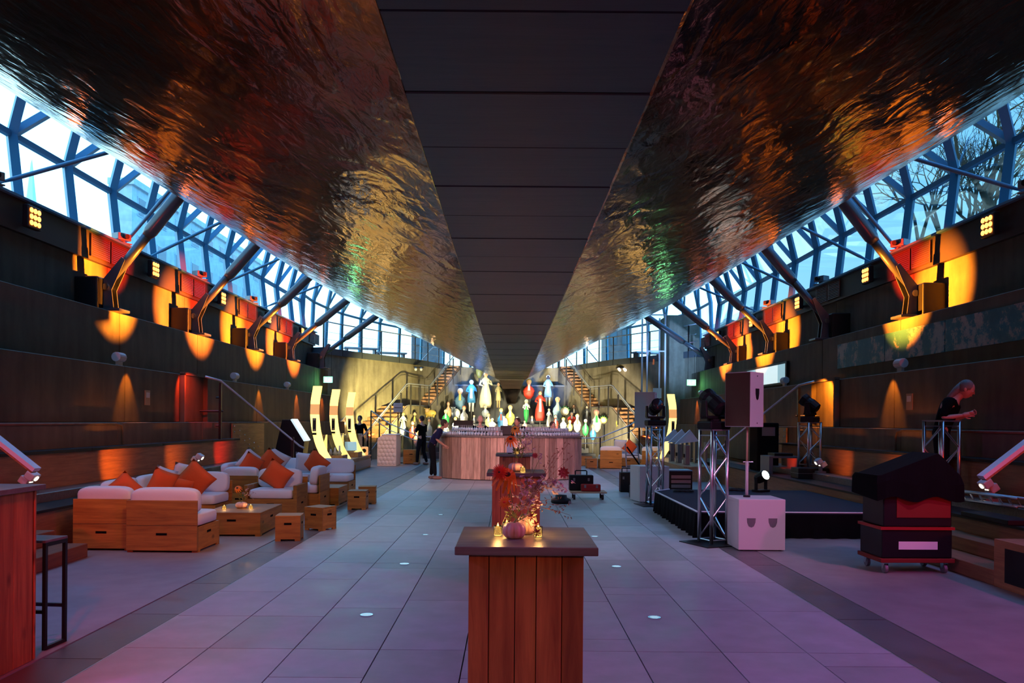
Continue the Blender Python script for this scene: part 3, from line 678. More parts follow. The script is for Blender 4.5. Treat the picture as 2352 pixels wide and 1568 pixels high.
def bouquet(loc, label, seed, full=True, sc=1.0, vase=False):
    random.seed(seed)
    t = thing('flower_arrangement', label, 'flowers', loc, 0); t.scale = (sc,)*3
    O = (0, 0, .075)
    if vase: MB().lathe([(.02, -.007/sc), (.03, .01), (.032, .04), (.018, .075), (.022, .085)], 14).build('vase', 'clear_glass', t, smooth=True)
    if full:
        stem(O, (-.055, -.02, .155), t); stem(O, (-.062, -.045, .27), t, .0022); stem(O, (-.035, -.02, .26), t, .0022)
        gerbera((-.062, -.05, .275), (-.25, -1, .15), .036, 'petal_red', t, 24, 3)
        gerbera((-.030, -.02, .262), (.15, -.45, .45), .060, 'petal_orange', t, 13, 1, droop=.95)
        gerbera((-.040, -.03, .145), (-.45, -1, .35), .030, 'petal_orange', t, 16, 2, 'petal_red')
        blossoms((.065, 0, .195), (.030, .02, .026), 54, .014, 'petal_lilac', t)
        blossoms((.145, .01, .215), (.045, .02, .016), 54, .013, 'petal_lilac', t)
        blossoms((.055, -.02, .14), (.022, .015, .018), 26, .013, 'petal_lilac', t)
        blossoms((-.01, -.03, .125), (.010, .01, .012), 8, .009, 'petal_lilac', t)
        for p in ((.215, .02, .27), (.09, 0, .345)):
            stem(O, p, t, .001); gerbera(p, (.2, -1, .2), .026 if p[0] > .1 else .014, 'petal_maroon', t, 9, 2, 'petal_maroon', -.2)
        for q in ((.20, 0, .37), (.235, 0, .40), (.175, 0, .36), (.25, .02, .34), (.225, -.03, .13), (.20, -.03, .10), (.245, -.03, .09), (.19, 0, .155)): sprig((.05, -.01, .13), q, t)
        stem(O, (.11, 0, .33), t, .0012); blossoms((.112, 0, .335), (.004, .004, .012), 7, .007, 'petal_lilac', t)
        b = MB()
        for i in range(60):
            a = random.uniform(0, 2*PI); p = Vector((.03+.045*math.cos(a), .03*math.sin(a), .085+random.uniform(-.02, .045))); leaf_mesh(b, p, (math.cos(a), math.sin(a), random.uniform(-.3, .8)), random.uniform(.018, .034), .006)
        b.build('foliage', 'leaf_green', t, kind='stuff')
        for i in range(9):
            a = 2*PI*i/9; MB().tube([(.02, 0, .06), (.03+.06*math.cos(a), .035*math.sin(a), .10), (.03+.085*math.cos(a+.4), .045*math.sin(a+.4), .035)], .0011, 5).build('vine', 'leaf_green', t, smooth=True)
        for p in ((.098, -.07, .02), (.075, -.05, .085), (.095, -.03, .05)):
            b = MB()
            for k in range(7): leaf_mesh(b, p, (math.cos(k*.9), -.3, math.sin(k*.9)), .024, .009)
            b.build('maroon_leaf', 'petal_maroon', t)
    else:
        stem(O, (-.05, -.01, .20), t, .002); gerbera((-.05, -.02, .205), (-.1, -.6, .5), .045, 'petal_orange', t, 12, 1, droop=.7)
        blossoms((.05, 0, .15), (.03, .02, .03), 26, .009, 'petal_lilac', t)
        for q in ((.10, 0, .22), (.08, 0, .26), (.13, 0, .16)): sprig((0, 0, .07), q, t, n=5)
        b = MB()
        for i in range(46):
            a = random.uniform(0, 2*PI); leaf_mesh(b, (.02*math.cos(a), .02*math.sin(a), .07+random.uniform(0, .07)), (math.cos(a), math.sin(a), random.uniform(0, 1.6)), random.uniform(.02, .045), .007)
        b.build('foliage', 'leaf_green', t, kind='stuff')
    return t
pumpkin((.024, 3.34, 1.1), .050, .068, 'ribbed pink pumpkin on the nearest high table, front one of the pair', .3)
pumpkin((.082, 3.46, 1.1), .042, .090, 'taller pink pumpkin behind the front one on the nearest high table', 1)
bouquet((.022, 3.40, 1.105), 'tall loose bouquet of orange gerberas and lilac sprays on the nearest table', 5)
candle((-.046, 3.40, 1.1), 'lit tealight left of the pink pumpkin on the nearest high table', .019, .046)
candle((-.008, 3.52, 1.1), 'lit tealight half hidden behind the front pumpkin on the nearest high table', .019, .046)
candle((.128, 3.38, 1.1), 'lit tealight right of the pumpkins on the nearest high table', .019, .046)
candle((.105, 3.50, 1.1), 'lit tealight behind the second pumpkin on the nearest high table', .019, .046)
pumpkin((.065, 7.75, 1.1), .075, .085, 'pink pumpkin on the second high table')
bouquet((.09, 7.85, 1.11), 'bouquet of russet and orange flowers on the second high table', 8, False, 1.5)
candle((.135, 7.62, 1.1), 'lit tealight at the front right of the second high table', .028, .05)
t = thing('menu_card', 'upright white card standing on the farthest high table', 'card', (.01, 11.9, 1.1))
MB().box((0, 0, .095), (.095, .004, .16), (.08, 0, 0)).build('card', 'white_paper', t); MB().b2(-.03, .03, -.02, .02, 0, .015).build('card_foot', 'black_plastic', t)
bouquet((.18, 12.05, 1.11), 'thin spray of pale flowers on the farthest high table', 9, False, 1.8, True)
candle((.112, 11.9, 1.1), 'lit tealight in a tall glass on the farthest high table', .035, .08)
candle((-3.25, 4.75, 1.155), 'lit tealight on the red-lit table at the left edge', .02, .05)
bouquet((-3.30, 4.95, 1.16), 'small bouquet in the shade on the red-lit table at the left edge', 12, False, .7, True)

# black framed stool at the left edge
t = thing('bar_stool', 'black square-tube bar stool beside the red-lit table at the left edge', 'stool', (-3.33, 5.50, 0), -.08)
MB().b2(-.17, .17, -.12, .12, .735, .755).build('seat', 'slate_top', t, bev=.004)
for x in (-.158, .158):
    for y in (-.105, .105): MB().b2(x-.012, x+.012, y-.012, y+.012, 0, .735).build('leg', 'black_metal', t)
    MB().b2(x-.012, x+.012, -.105, .105, .0, .024).build('floor_bar', 'black_metal', t); MB().b2(x-.012, x+.012, -.105, .105, .71, .735).build('seat_rail', 'black_metal', t)
for y in (-.105, .105): MB().b2(-.158, .158, y-.012, y+.012, .25, .274).build('footrest', 'black_metal', t)

# flat handrails over the near terrace steps, both sides
for s, nm in ((-1, 'left'), (1, 'right')):
    t = thing('stair_handrail', 'flat pale handrail sloping down to the near %s steps, cut by the picture edge' % nm, 'handrail', (s*5.18, 8.6, 1.02))
    a_ = math.atan2(1.32, 1.7)
    MB().box((s*.85, 0, .66), (2.15, .12, .045), (0, -s*a_, 0)).build('rail_top', 'white_trim', t); MB().box((s*.872, 0, .632), (2.13, .09, .03), (0, -s*a_, 0)).build('rail_underside', 'bench_wood', t)
    MB().b2(s*.75-.025, s*.75+.025, -.03, .03, -.52, .56).build('post', 'black_metal', t)

# ================================================================ LOUNGE FURNITURE
def crate_parts(t, w, d, h, mat='pine', slots=True, feet=True):
    th = .022
    for nm, (xa, xb, ya, yb), m_ in (('front_board', (-w/2, w/2, -d/2, -d/2+th), 'pine'), ('rear_board', (-w/2, w/2, d/2-th, d/2), 'pine'), ('side_board', (-w/2, -w/2+th, -d/2+th, d/2-th), 'pine_y'), ('side_board', (w/2-th, w/2, -d/2+th, d/2-th), 'pine_y')):
        b = MB(); b.b2(xa, xb, ya, yb, .025, h)
        L_ = (xb-xa) > (yb-ya)
        if L_: b.b2(xa, xa+.07, ya, yb, 0, .025); b.b2(xb-.07, xb, ya, yb, 0, .025)
        else: b.b2(xa, xb, ya, ya+.06, 0, .025); b.b2(xa, xb, yb-.06, yb, 0, .025)
        o = b.build(nm, m_, t)
        if slots:
            cx_, cy_ = (xa+xb)/2, (ya+yb)/2; q = .0015
            if L_: yy = ya-q if ya < 0 else yb+q; MB().box((0, yy, h*.72), (min(.12, w*.3), .003, .028)).build('hand_hole', 'black_cloth', o, bev=.0)
            else: xx = xa-q if xa < 0 else xb+q; MB().box((xx, 0, h*.72), (.003, min(.12, d*.3), .028)).build('hand_hole', 'black_cloth', o)
def cube_stool(x, y, rz, label, s_=.32, h=.335):
    t = thing('cube_stool', label, 'stool', (x, y, 0), rz, 'pine cube stools'); crate_parts(t, s_, s_, h-.02)
    MB().b2(-s_/2-.003, s_/2+.003, -s_/2-.003, s_/2+.003, h-.02, h).build('seat', 'pine', t, bev=.003, seg=1)
def crate_table(x, y, w, d, h, rz, label):
    t = thing('coffee_table', label, 'table', (x, y, 0), rz, 'low pine coffee tables'); crate_parts(t, w, d, h-.024)
    MB().b2(-w/2-.004, w/2+.004, -d/2-.004, d/2+.004, h-.024, h).build('tabletop', 'pine', t, bev=.004, seg=1)
def sofa(x, y, rz, label, w=.85, d=.70, arms=False, back=True, group='pine crate sofa modules', bh=.62):
    # the seat faces local -Y, the back stands at +Y
    t = thing('sofa_module', label, 'sofa', (x, y, 0), rz, group); random.seed(int(abs(x*97+y*31)*10))
    base = MB().b2(-w/2+.022, w/2-.022, -d/2+.022, d/2-.022, .03, .27).build('seat_box', 'pine', t)
    crate_parts(t, w, d, .30)
    if back:
        MB().b2(-w/2, w/2, d/2-.001, d/2+.026, .025, .32).build('lower_back_board', 'pine', t, bev=.002, seg=1)
        o = MB().b2(-w/2, w/2, d/2-.001, d/2+.026, .324, bh).build('back_board', 'pine', t, bev=.002, seg=1)
        MB().box((0, d/2+.0275, .22), (.13, .003, .028)).build('hand_hole', 'black_cloth', o)
    if arms:
        for s in (-1, 1): MB().b2(s*(w/2-.06), s*w/2, -d/2, d/2, .30, .52).build('arm', 'pine_y', t, bev=.003, seg=1)
    wi = w - (.13 if arms else .02)
    MB().ball((0, -.02, .375), (wi/2, d/2-.01, .08), 28, 12, .28, e2=.22).build('seat_cushion', 'white_fabric', t, smooth=True)
    if back: MB().ball((0, d/2-.10, .60), (wi/2, .085, .165), 28, 14, .45, (-.12, 0, 0), e2=.35).build('back_cushion', 'white_fabric', t, smooth=True)
    return t
def scatter(px_x, y, z, rz, label, sz=.42, tilt=0, mat='orange_fabric', lean=.25, th=.15):
    t = MB().pillow(sz, sz, th).build('scatter_cushion', mat, None, smooth=True, weld=True)
    t.location = (px_x, y, z); t.rotation_euler = (lean, tilt, rz)
    return tag(t, label, 'cushion', ('orange' if mat[0] == 'o' else 'white') + ' scatter cushions on the sofas')
# front group on the left
sofa(-4.90, 9.80, PI, 'nearest pine sofa module at the left, its plain back to the camera beside the steps', .68)
sofa(-4.12, 9.68, PI, 'pine sofa module beside the nearest one, wide back to the camera, end on the aisle', .84)
sofa(-5.08, 10.75, PI/2, 'pine sofa module along the left platform, first behind the corner', .85)
sofa(-5.08, 11.70, PI/2, 'pine sofa module along the left platform, farther one of the front lounge', .85)
sofa(-4.78, 12.10, 0, 'pine sofa module facing the camera at the far side of the front lounge', .76)
crate_table(-3.78, 11.2, .78, 1.12, .325, .03, 'low pine coffee table in the front lounge with flowers and two candles')
cube_stool(-2.91, 10.42, .12, 'pine cube stool nearest the camera in the left aisle')
cube_stool(-2.74, 11.42, -.45, 'second pine cube stool, turned, beside the front coffee table')
cube_stool(-2.70, 14.05, 0.02, 'third pine cube stool, in front of the far coffee table')
cube_stool(-2.70, 14.98, 0.1, 'fourth pine cube stool, farthest along the left aisle')
scatter(-5.05, 10.30, .66, .5, 'orange cushion poking up behind the nearest sofa back, leftmost of all', .36, .8)
scatter(-4.85, 10.95, .68, 1.0, 'orange cushion on the platform-side sofa of the front lounge', .40, .35)
scatter(-4.72, 11.80, .68, .2, 'large orange cushion standing on its corner in the front lounge', .46, .75)
scatter(-4.90, 11.62, .57, .3, 'orange cushion lying low beside the large one in the front lounge', .42, .2, lean=.8)
scatter(-5.02, 11.35, .68, 1.2, 'white cushion between the orange ones in the front lounge', .42, .3, 'white_fabric')
scatter(-4.95, 12.0, .70, .7, 'pale cushion in the far corner of the front lounge', .42, .2, 'white_fabric')
pumpkin((-3.82, 11.2, .325), .085, .085, 'pale pink pumpkin on the front coffee table')
bouquet((-3.82, 11.25, .33), 'small bouquet with an orange flower on the front coffee table', 21, False, 1.35)
candle((-4.00, 11.02, .325), 'lit tealight left of the pumpkin on the front coffee table', .03, .05)
candle((-3.66, 11.12, .325), 'lit tealight right of the pumpkin on the front coffee table', .03, .05)
# second group
sofa(-4.64, 13.84, PI, 'pine sofa module with its dark back to the camera behind the front lounge', .62)
t = sofa(-3.87, 13.05, 0, 'pine armchair with wooden arms and an orange cushion facing the camera', .86, .66, True)
t.name = 'armchair'; t['category'] = 'armchair'; t['group'] = 'pine armchairs'
scatter(-3.84, 12.95, .66, .1, 'orange cushion standing on its corner in the wooden armchair', .44, .6)
sofa(-3.62, 14.05, -PI/2, 'pine sofa module end-on to the aisle beyond the armchair', .72, .60)
bpy.context.view_layer.update()
sofa(-5.05, 15.0, PI/2, 'pine sofa module along the platform in the far lounge', .85)
sofa(-5.05, 15.9, PI/2, 'pine sofa module along the platform at the far corner of the far lounge', .85)
sofa(-4.55, 16.6, 0, 'pine sofa module facing the camera at the far end, left one', .80)
sofa(-3.72, 16.6, 0, 'pine sofa module facing the camera at the far end, right one', .80)
crate_table(-3.52, 14.95, .72, .80, .33, 0, 'low pine coffee table in the far lounge with a pumpkin')
pumpkin((-3.50, 14.75, .33), .09, .09, 'pale pink pumpkin on the far coffee table')
bouquet((-3.52, 14.8, .34), 'wispy bouquet on the far coffee table', 23, False, 1.3)
candle((-3.66, 14.62, .33), 'lit tealight beside the pumpkin on the far coffee table', .035, .055)
scatter(-4.86, 14.75, .72, .9, 'orange cushion showing between white ones behind the armchair', .42, .5)
scatter(-4.70, 15.35, .74, .8, 'orange cushion tilted against the platform-side sofa of the far lounge', .44, .7)
scatter(-5.0, 15.1, .76, .9, 'white cushion peaked up in the far lounge', .44, .6, 'white_fabric')
scatter(-4.72, 15.9, .74, .6, 'white cushion in the corner of the far lounge', .44, .5, 'white_fabric')
scatter(-4.02, 16.3, .68, .1, 'orange cushion standing on its corner on the far sofa', .46, .72)
scatter(-4.25, 16.35, .70, .0, 'white cushion behind the orange one on the far sofa', .42, .1, 'white_fabric')
# lounge at the far right
sofa(3.45, 26.9, PI, 'pine sofa module at the far right with its back to the camera', .74, .70)
sofa(4.9, 26.9, PI, 'pine sofa module at the far right, second one, partly behind the truss', .80, .70)
sofa(4.25, 28.2, 0, 'pine sofa module at the far right facing the camera between the two backs', .90, .7)
cube_stool(2.82, 26.9, 0, 'pine cube stool right of the bar, nearer one', .36)
cube_stool(2.76, 28.2, 0, 'pine cube stool right of the bar, farther one', .42, .36)
scatter(4.3, 27.9, .70, .2, 'orange cushion on the sofa at the far right', .44, .6)
scatter(3.95, 27.95, .74, -.1, 'white cushion on the sofa at the far right', .46, .05, 'white_fabric')
# ================================================================ STAGE, TOWERS, SOUND
random.seed(5)
t = thing('stage', 'low black-skirted stage with dark blue carpet and a white edge on the right', 'stage', (2.62, 10.9, 0))
MB().prism([(0, 0, .30), (2.87, 0, .30), (2.87, 3.6, .30), (.35, 3.6, .30), (0, 3.15, .30)], (0, 0, .055)).build('deck', 'stage_carpet', t)
b = MB(); pts = [(0, 3.15), (0, 0), (2.87, 0)]
b.tube([(.35, 3.6, .358), (0, 3.15, .358), (0, 0, .358)], .013, 6); b.build('edge_strip', 'white_trim', t)
MB().tube([(0, 0, .358), (2.87, 0, .358)], .010, 6).build('edge_strip', 'white_trim', t)
vs = []; fs = []; path = [(.35, 3.62), (0, 3.15), (-.02, -.02), (2.87, -.02)]; pl = []
for (xa, ya), (xb, yb) in zip(path, path[1:]):
    n_ = max(4, int(math.hypot(xb-xa, yb-ya)/.05)); pl += [(xa+(xb-xa)*i/n_, ya+(yb-ya)*i/n_) for i in range(n_)]
pl.append(path[-1])
for i, (x, y) in enumerate(pl):
    k = .018*math.sin(i*1.3) + .01*math.sin(i*.47)
    for z, f in ((.335, 0), (.2, .6), (.08, 1.0), (.004, 1.5)): vs.append((x - .02*f - k*f, y - .02*f - k*f, z))
for i in range(len(pl)-1):
    for j in range(3): fs.append((i*4+j, i*4+j+1, i*4+j+5, i*4+j+4))
b = MB(); b.add(vs, fs); b.build('skirt', 'black_cloth', t, smooth=True)

def truss_tower(x, y, z, h, rz, label, half=.125, plate=True, group='aluminium truss towers'):
    t = thing('truss_tower', label, 'truss', (x, y, z), rz, group); rr = .024
    for a in (-1, 1):
        for c in (-1, 1): MB().cyl((a*half, c*half, .02), (a*half, c*half, h), rr, n=10).build('chord', 'alu', t, smooth=True)
    if plate: MB().b2(-.32, .32, -.30, .30, 0, .012).build('base_plate', 'black_metal', t)
    MB().b2(-half-.02, half+.02, -half-.02, half+.02, h-.01, h+.01).build('top_plate', 'grey_metal', t)
    n_ = max(3, int(round((h-.16)/.27))); dz = (h-.16)/n_
    for f in range(4):
        q = Matrix.Rotation(f*PI/2, 3, 'Z')
        for i in range(n_):
            za, zb = .08+i*dz, .08+(i+1)*dz; sg = 1 if (i+f) % 2 else -1
            MB().cyl(q @ Vector((-sg*half, -half, za)), q @ Vector((sg*half, -half, zb)), .009, n=6, caps=False).build('brace', 'alu', t)
        for z_ in (.06, h-.07): MB().cyl(q @ Vector((-half, -half, z_)), q @ Vector((half, -half, z_)), .010, n=6, caps=False).build('cross_bar', 'alu', t)
    return t
def moving_head(x, y, z, rz, tilt, label, lit=None, sc=1.0):
    t = thing('moving_head_lamp', label, 'stage light', (x, y, z), rz, 'moving head lamps on the towers'); t.scale = (sc,)*3
    MB().box((0, 0, .05), (.34, .26, .10)).build('base', 'black_plastic', t, bev=.02)
    MB().cyl((0, 0, .10), (0, 0, .13), .09, n=16).build('turntable', 'black_plastic', t)
    b = MB(); b.box((0, 0, .15), (.32, .14, .04))
    for s in (-1, 1): b.prism([(s*.145, -.06, .15), (s*.145, .06, .15), (s*.145, .04, .36), (s*.145, -.04, .36)], (s*.03, 0, 0))
    b.build('yoke', 'black_plastic', t, bev=.008)
    o = MB().lathe([(.07, -.17), (.105, -.15), (.115, -.02), (.10, .06), (.115, .10), (.115, .165), (.10, .17)], 16).build('head', 'black_plastic', t, smooth=False, loc=(0, 0, .33), rot=(tilt, 0, 0))
    MB().lathe([(.095, .1702), (.09, .176), (.001, .18)], 16).build('lens', lit or 'glass_dark', o, smooth=True)
    return t
truss_tower(1.6+1.10+.0, 10.35, 0, 1.50, .42, 'aluminium truss tower at the front corner of the stage, nearest the white subwoofer', .125)
moving_head(2.70, 10.35, 1.51, .5, -1.0, 'black moving head lamp tilted on the truss tower beside the white subwoofer', sc=1.05)
truss_tower(2.80, 15.05, 0, 1.52, .15, 'aluminium truss tower at the far stage corner, in front of the grey-white loudspeaker', .12)
moving_head(2.80, 15.05, 1.53, .1, 1.2, 'black moving head lamp on the far truss tower', None, sc=1.05)
t = thing('flight_case', 'black flight case on the right bench below the short truss tower', 'case', (6.02, 15.7, .50), 0)
MB().box((0, 0, .105), (.60, .42, .21)).build('case_body', 'black_plastic', t, bev=.012)
b = MB(); b.b2(-.305, .305, -.215, .215, .10, .108); b.build('metal_band', 'grey_metal', t)
truss_tower(6.02, 15.7, .712, .90, .3, 'short truss tower standing on a black case at the right bench', .145, False)
moving_head(6.02, 15.7, 1.62, .9, -.9, 'black moving head lamp on the short truss tower at the right bench', sc=1.1)
truss_tower(5.93, 10.75, .625, 1.02, .35, 'truss tower on the right bench with a technician leaning on it', .15, False)
t = thing('truss_section', 'aluminium truss section lying on the right bench by the technician', 'truss', (5.80, 9.75, .62), .12)
for a in (-1, 1):
    for c in (0, 1): MB().cyl((a*.05, -.75, .03+.1*c), (a*.05, .6, .03+.1*c), .016, n=8).build('chord', 'alu', t, smooth=True)
for i in range(8):
    for a in (-1, 1): MB().cyl((a*.05, -.7+.16*i, .03), (a*.05, -.62+.16*i, .13), .006, n=5).build('brace', 'alu', t)

def d_handle(b, x, z, y, w=.075, h=.085):
    b.prism([(x-w/2, y, z+h/2), (x+w/2, y, z+h/2), (x+w*.46, y, z), (x+w*.28, y, z-h*.42), (x, y, z-h*.55), (x-w*.28, y, z-h*.42), (x-w*.46, y, z)], (0, -.004, 0))
def subwoofer(x, y, rz, w, d, h, label, pole=None):
    t = thing('subwoofer', label, 'speaker', (x, y, 0), rz)
    MB().b2(-w/2, w/2, -d/2, d/2, .012, h).build('cabinet', 'white_paint', t, bev=.008)
    for sx_ in (-1, 1): b = MB(); d_handle(b, sx_*w*.23, h*.55, -d/2-.0005, .11, .11); b.build('hand_grip', 'grey_metal', t)
    for a in (-1, 1):
        for c in (-1, 1): MB().cyl((a*(w/2-.05), c*(d/2-.05), 0), (a*(w/2-.05), c*(d/2-.05), .014), .02, n=10).build('foot', 'black_rubber', t)
    b = MB(); b.b2(-w/2-.003, -w/2+.001, -d/2+.05, d/2-.05, .05, h-.04); b.build('side_grille', 'white_paint', t)
    return t
def top_speaker(x, y, z, rz, w, d, h, label):
    t = thing('loudspeaker', label, 'speaker', (x, y, z), rz)
    b = MB(); b.prism([(-w/2, -d/2, 0), (w/2, -d/2, 0), (w*.32, d/2, 0), (-w*.32, d/2, 0)], (0, 0, h)); b.build('cabinet', 'white_paint', t, bev=.006)
    MB().b2(-w/2+.01, w/2-.01, -d/2-.004, -d/2, .01, h-.01).build('grille', 'black_speaker', t)
    for s in (-1, 1):
        q = math.atan2(w*.18, d); o = MB(); d_handle(o, 0, 0, 0, .10, .14)
        o.build('hand_grip', 'black_plastic', t, loc=(s*(w*.41+.0015), .0, h*.60), rot=(0, 0, s*PI/2 + s*q))
        for zz in (.05, h-.05): MB().cyl((0, 0, 0), (s*.004, 0, 0), .008, n=8).build('rigging_point', 'black_plastic', t, loc=(s*(w*.41), 0, zz))
    return t
plain('black_speaker', (.10, .045, .025), .8, bump=.4, bscale=300)
subwoofer(3.16, 10.05, 0.0, .585, .56, .645, 'large white subwoofer with two scooped grips in front of the stage')
t = thing('speaker_pole', 'pale pole rising from the front white subwoofer to the tall speaker', 'pole', (3.06, 10.08, .645))
MB().cyl((0, 0, 0), (0, 0, .46), .020, n=12).build('lower_tube', 'white_paint', t, smooth=True); MB().cyl((0, 0, .46), (0, 0, .90), .014, n=12).build('upper_tube', 'board_ply', t, smooth=True)
MB().cyl((0, 0, .0), (0, 0, .025), .045, n=14).build('collar', 'black_metal', t); MB().cyl((-.05, 0, .45), (.08, 0, .45), .008, n=8).build('locking_pin', 'chrome', t)
top_speaker(3.06, 10.12, 1.545, -.95, .40, .36, .70, 'tall white loudspeaker on the pole, dark grille turned left and pink-lit side to the camera')
subwoofer(2.84, 15.85, .2, .62, .55, .72, 'white subwoofer partly behind the far truss tower')
t = thing('speaker_pole', 'grey pole above the far white subwoofer', 'pole', (2.80, 15.9, .72)); MB().cyl((0, 0, 0), (0, 0, .76), .018, n=10).build('tube', 'grey_metal', t); MB().cyl((0, 0, 0), (0, 0, .02), .04, n=12).build('collar', 'black_metal', t)
t = top_speaker(2.80, 15.9, 1.48, -.5, .42, .38, .72, 'grey-white loudspeaker above the far truss tower lamp')
for c in t.children:
    if c.name.startswith('grille'): c.data.materials[0] = MATS['white_paint']
t = thing('work_light', 'small upright floodlight with bright oval lens at the back of the stage', 'floodlight', (4.55, 14.15, .355), .5)
MB().box((0, 0, .02), (.26, .2, .04)).build('base', 'black_plastic', t, bev=.01)
b = MB(); [b.b2(s*.12-.01, s*.12+.01, -.03, .03, .03, .26) for s in (-1, 1)]; b.build('yoke', 'black_plastic', t)
o = MB().lathe([(.06, -.12), (.09, -.08), (.10, .10), (.09, .12)], 14).build('head', 'black_plastic', t, loc=(0, 0, .26), rot=(1.15, 0, 0)); MB().lathe([(.085, .121), (.06, .13), (.001, .133)], 14).build('lens', 'lamp_cool', o)
for x, y, lb in ((3.1, 13.9, 'coil of black cable on the left rear of the stage'), (4.1, 14.2, 'tangled black cable at the rear of the stage')):
    pts = [(math.cos(a*.55)*(.16+.02*math.sin(a)), math.sin(a*.55)*(.12+.02*math.cos(a*1.7)), .02+.004*(a % 5)) for a in range(60)]
    tag(MB().tube(pts, .012, 5).build('cable_coil', 'black_rubber', None, smooth=True, loc=(x, y, .357)), lb, 'cable')
t = thing('amplifier_rack', 'black rack case with a bluish lid behind the stage', 'case', (3.72, 17.2, 0)); MB().box((0, 0, .27), (.5, .5, .54)).build('case_body', 'black_plastic', t, bev=.01)
MB().b2(-.25, .25, -.25, .25, .541, .56).build('lid', 'frame_steel', t)
for i in range(4): MB().b2(-.21, .21, -.262, -.251, .08+.1*i, .15+.1*i).build('rack_unit', 'grey_metal', t)

# covered desk on wheels
t = thing('covered_cart', 'wheeled cart under a draped black cover with a red-lit case below', 'cart', (4.36, 8.62, 0), .02)
MB().b2(-.40, .40, -.27, .27, .12, .165).build('base_board', 'red_panel', t, bev=.006)
MB().b2(-.38, .38, -.25, .25, .166, .50).build('lower_case', 'black_plastic', t, bev=.012)
MB().b2(-.40, .40, -.265, .265, .47, .50).build('red_edge', 'red_case', t)
MB().b2(-.36, .38, -.24, .24, .50, .86).build('upper_case', 'black_plastic', t, bev=.012)
MB().b2(-.22, .36, -.248, -.241, .60, .86).build('red_front', 'red_panel', t)
MB().b2(-.20, .22, -.2535, -.2505, .26, .345).build('paper_label', 'white_paper', t)
b = MB(); n_ = 22; vs = []; fs = []
def topz(u): return 1.05 + .24*min(1, max(0, (u+.4)/.62)) - (.22*max(0, (u-.22)/.22) if u > .22 else 0)
rows = [(-.30, .80), (-.29, .92), (-.26, None), (0, None), (.26, None), (.29, .92), (.30, .80)]
for (y, z) in rows:
    for i in range(n_+1):
        u = -.44+.90*i/n_; tz = topz(u)
        zz = tz if z is None else (z + .03*math.sin(u*14+y*3) + (.06 if z > .9 else 0))
        vs.append((u*(1.0 if z is None else 1.03), y + (0 if z is None else .012*math.sin(u*23)), zz))
R = n_+1
for j in range(len(rows)-1):
    for i in range(n_): fs.append((j*R+i, j*R+i+1, (j+1)*R+i+1, (j+1)*R+i))
k = len(vs)
for j in (0,):
    pass
fs.append(tuple(j*R for j in range(len(rows)))[::-1]); fs.append(tuple(j*R+n_ for j in range(len(rows))))
MB().add(vs, fs).build('dust_cover', 'black_cloth', t, smooth=False)
for a in (-1, 1):
    for c in (-1, 1):
        x, y = a*.32, c*.20
        o = MB().cyl((x-.018, y, .05), (x+.018, y, .05), .05, n=16).build('castor_wheel', 'grey_metal', t, bev=.006)
        b = MB(); b.prism([(x-.026, y-.03, .115), (x-.026, y+.03, .115), (x-.026, y+.015, .045), (x-.026, y-.015, .045)], (.004, 0, 0)); b.prism([(x+.022, y-.03, .115), (x+.022, y+.03, .115), (x+.022, y+.015, .045), (x+.022, y-.015, .045)], (.004, 0, 0)); b.box((x, y, .117), (.056, .07, .008)); b.build('castor_fork', 'chrome', t)
# block and steps in front of the right terrace, steps on the left
for s, nm, ya, yb in ((1, 'right', 7.8, 10.4), (-1, 'left', 2.0, 9.0)):
    t = thing('terrace_steps', 'timber steps rising from the floor to the %s platform' % nm, 'steps', (s*5.2, ya, 0))
    for i, (xa, xb, h) in enumerate(((4.83, 5.5, .155), (5.18, 5.5, .31))):
        b = MB(); b.b2(s*xa-s*5.2, s*xb-s*5.2, 0, yb-ya-.05*i, .155*i, h); b.build('step', 'step_wood', t, bev=.006, seg=1)
t = thing('timber_block', 'timber block with a black inset panel at the right edge', 'block', (5.15, 5.9, 0))
MB().b2(-.33, .34, -1.9, 1.88, 0, .47).build('block_body', 'step_wood', t, bev=.005)
MB().b2(-.337, -.329, -1.7, 1.70, .07, .40).build('inset_panel', 'black_plastic', t)
# blue-black mat with cables on the right platform
t = thing('monitor_box', 'low black box lying at the edge of the right platform by the cart', 'box', (5.60, 9.0, .50)); MB().box((0, 0, .03), (.3, .9, .06)).build('box_body', 'black_plastic', t, bev=.01)

# cases and trolleys beyond the middle
def hard_case(x, y, z, w, d, h, label, rz=0, handle=True, mat='black_plastic', cat='case'):
    t = thing('hard_case', label, cat, (x, y, z), rz)
    MB().box((0, 0, h/2), (w, d, h)).build('shell', mat, t, bev=.02); MB().b2(-w/2-.004, w/2+.004, -.008, .008, .02, h-.01).build('seam_band', 'grey_metal', t)
    if handle: MB().tube([(-.12, 0, h-.01), (-.12, 0, h+.075), (-.10, 0, h+.09), (.10, 0, h+.09), (.12, 0, h+.075), (.12, 0, h-.01)], .014, 6).build('handle', mat, t, smooth=True)
    for s in (-1, 1): MB().box((s*w*.3, -d/2-.004, h*.72), (.04, .012, .06)).build('latch', 'grey_metal', t)
    return t
t = thing('dolly', 'flat plywood dolly on castors carrying black and red cases', 'trolley', (1.60, 16.2, 0))
MB().b2(-.34, .40, -.25, .25, .135, .165).build('deck', 'board_ply', t, bev=.006)
for a in (-.26, .32):
    for c in (-.17, .17):
        MB().cyl((a-.018, c, .055), (a+.018, c, .055), .055, n=14).build('castor_wheel', 'black_rubber', t); MB().box((a, c, .12), (.06, .08, .03)).build('castor_plate', 'chrome', t)
hard_case(1.50, 16.32, .167, .50, .22, .32, 'black hard case standing upright with its handle on the dolly')
hard_case(1.68, 16.10, .167, .40, .16, .145, 'low red case lying on the dolly in front of the black one', 0, False, 'red_case')
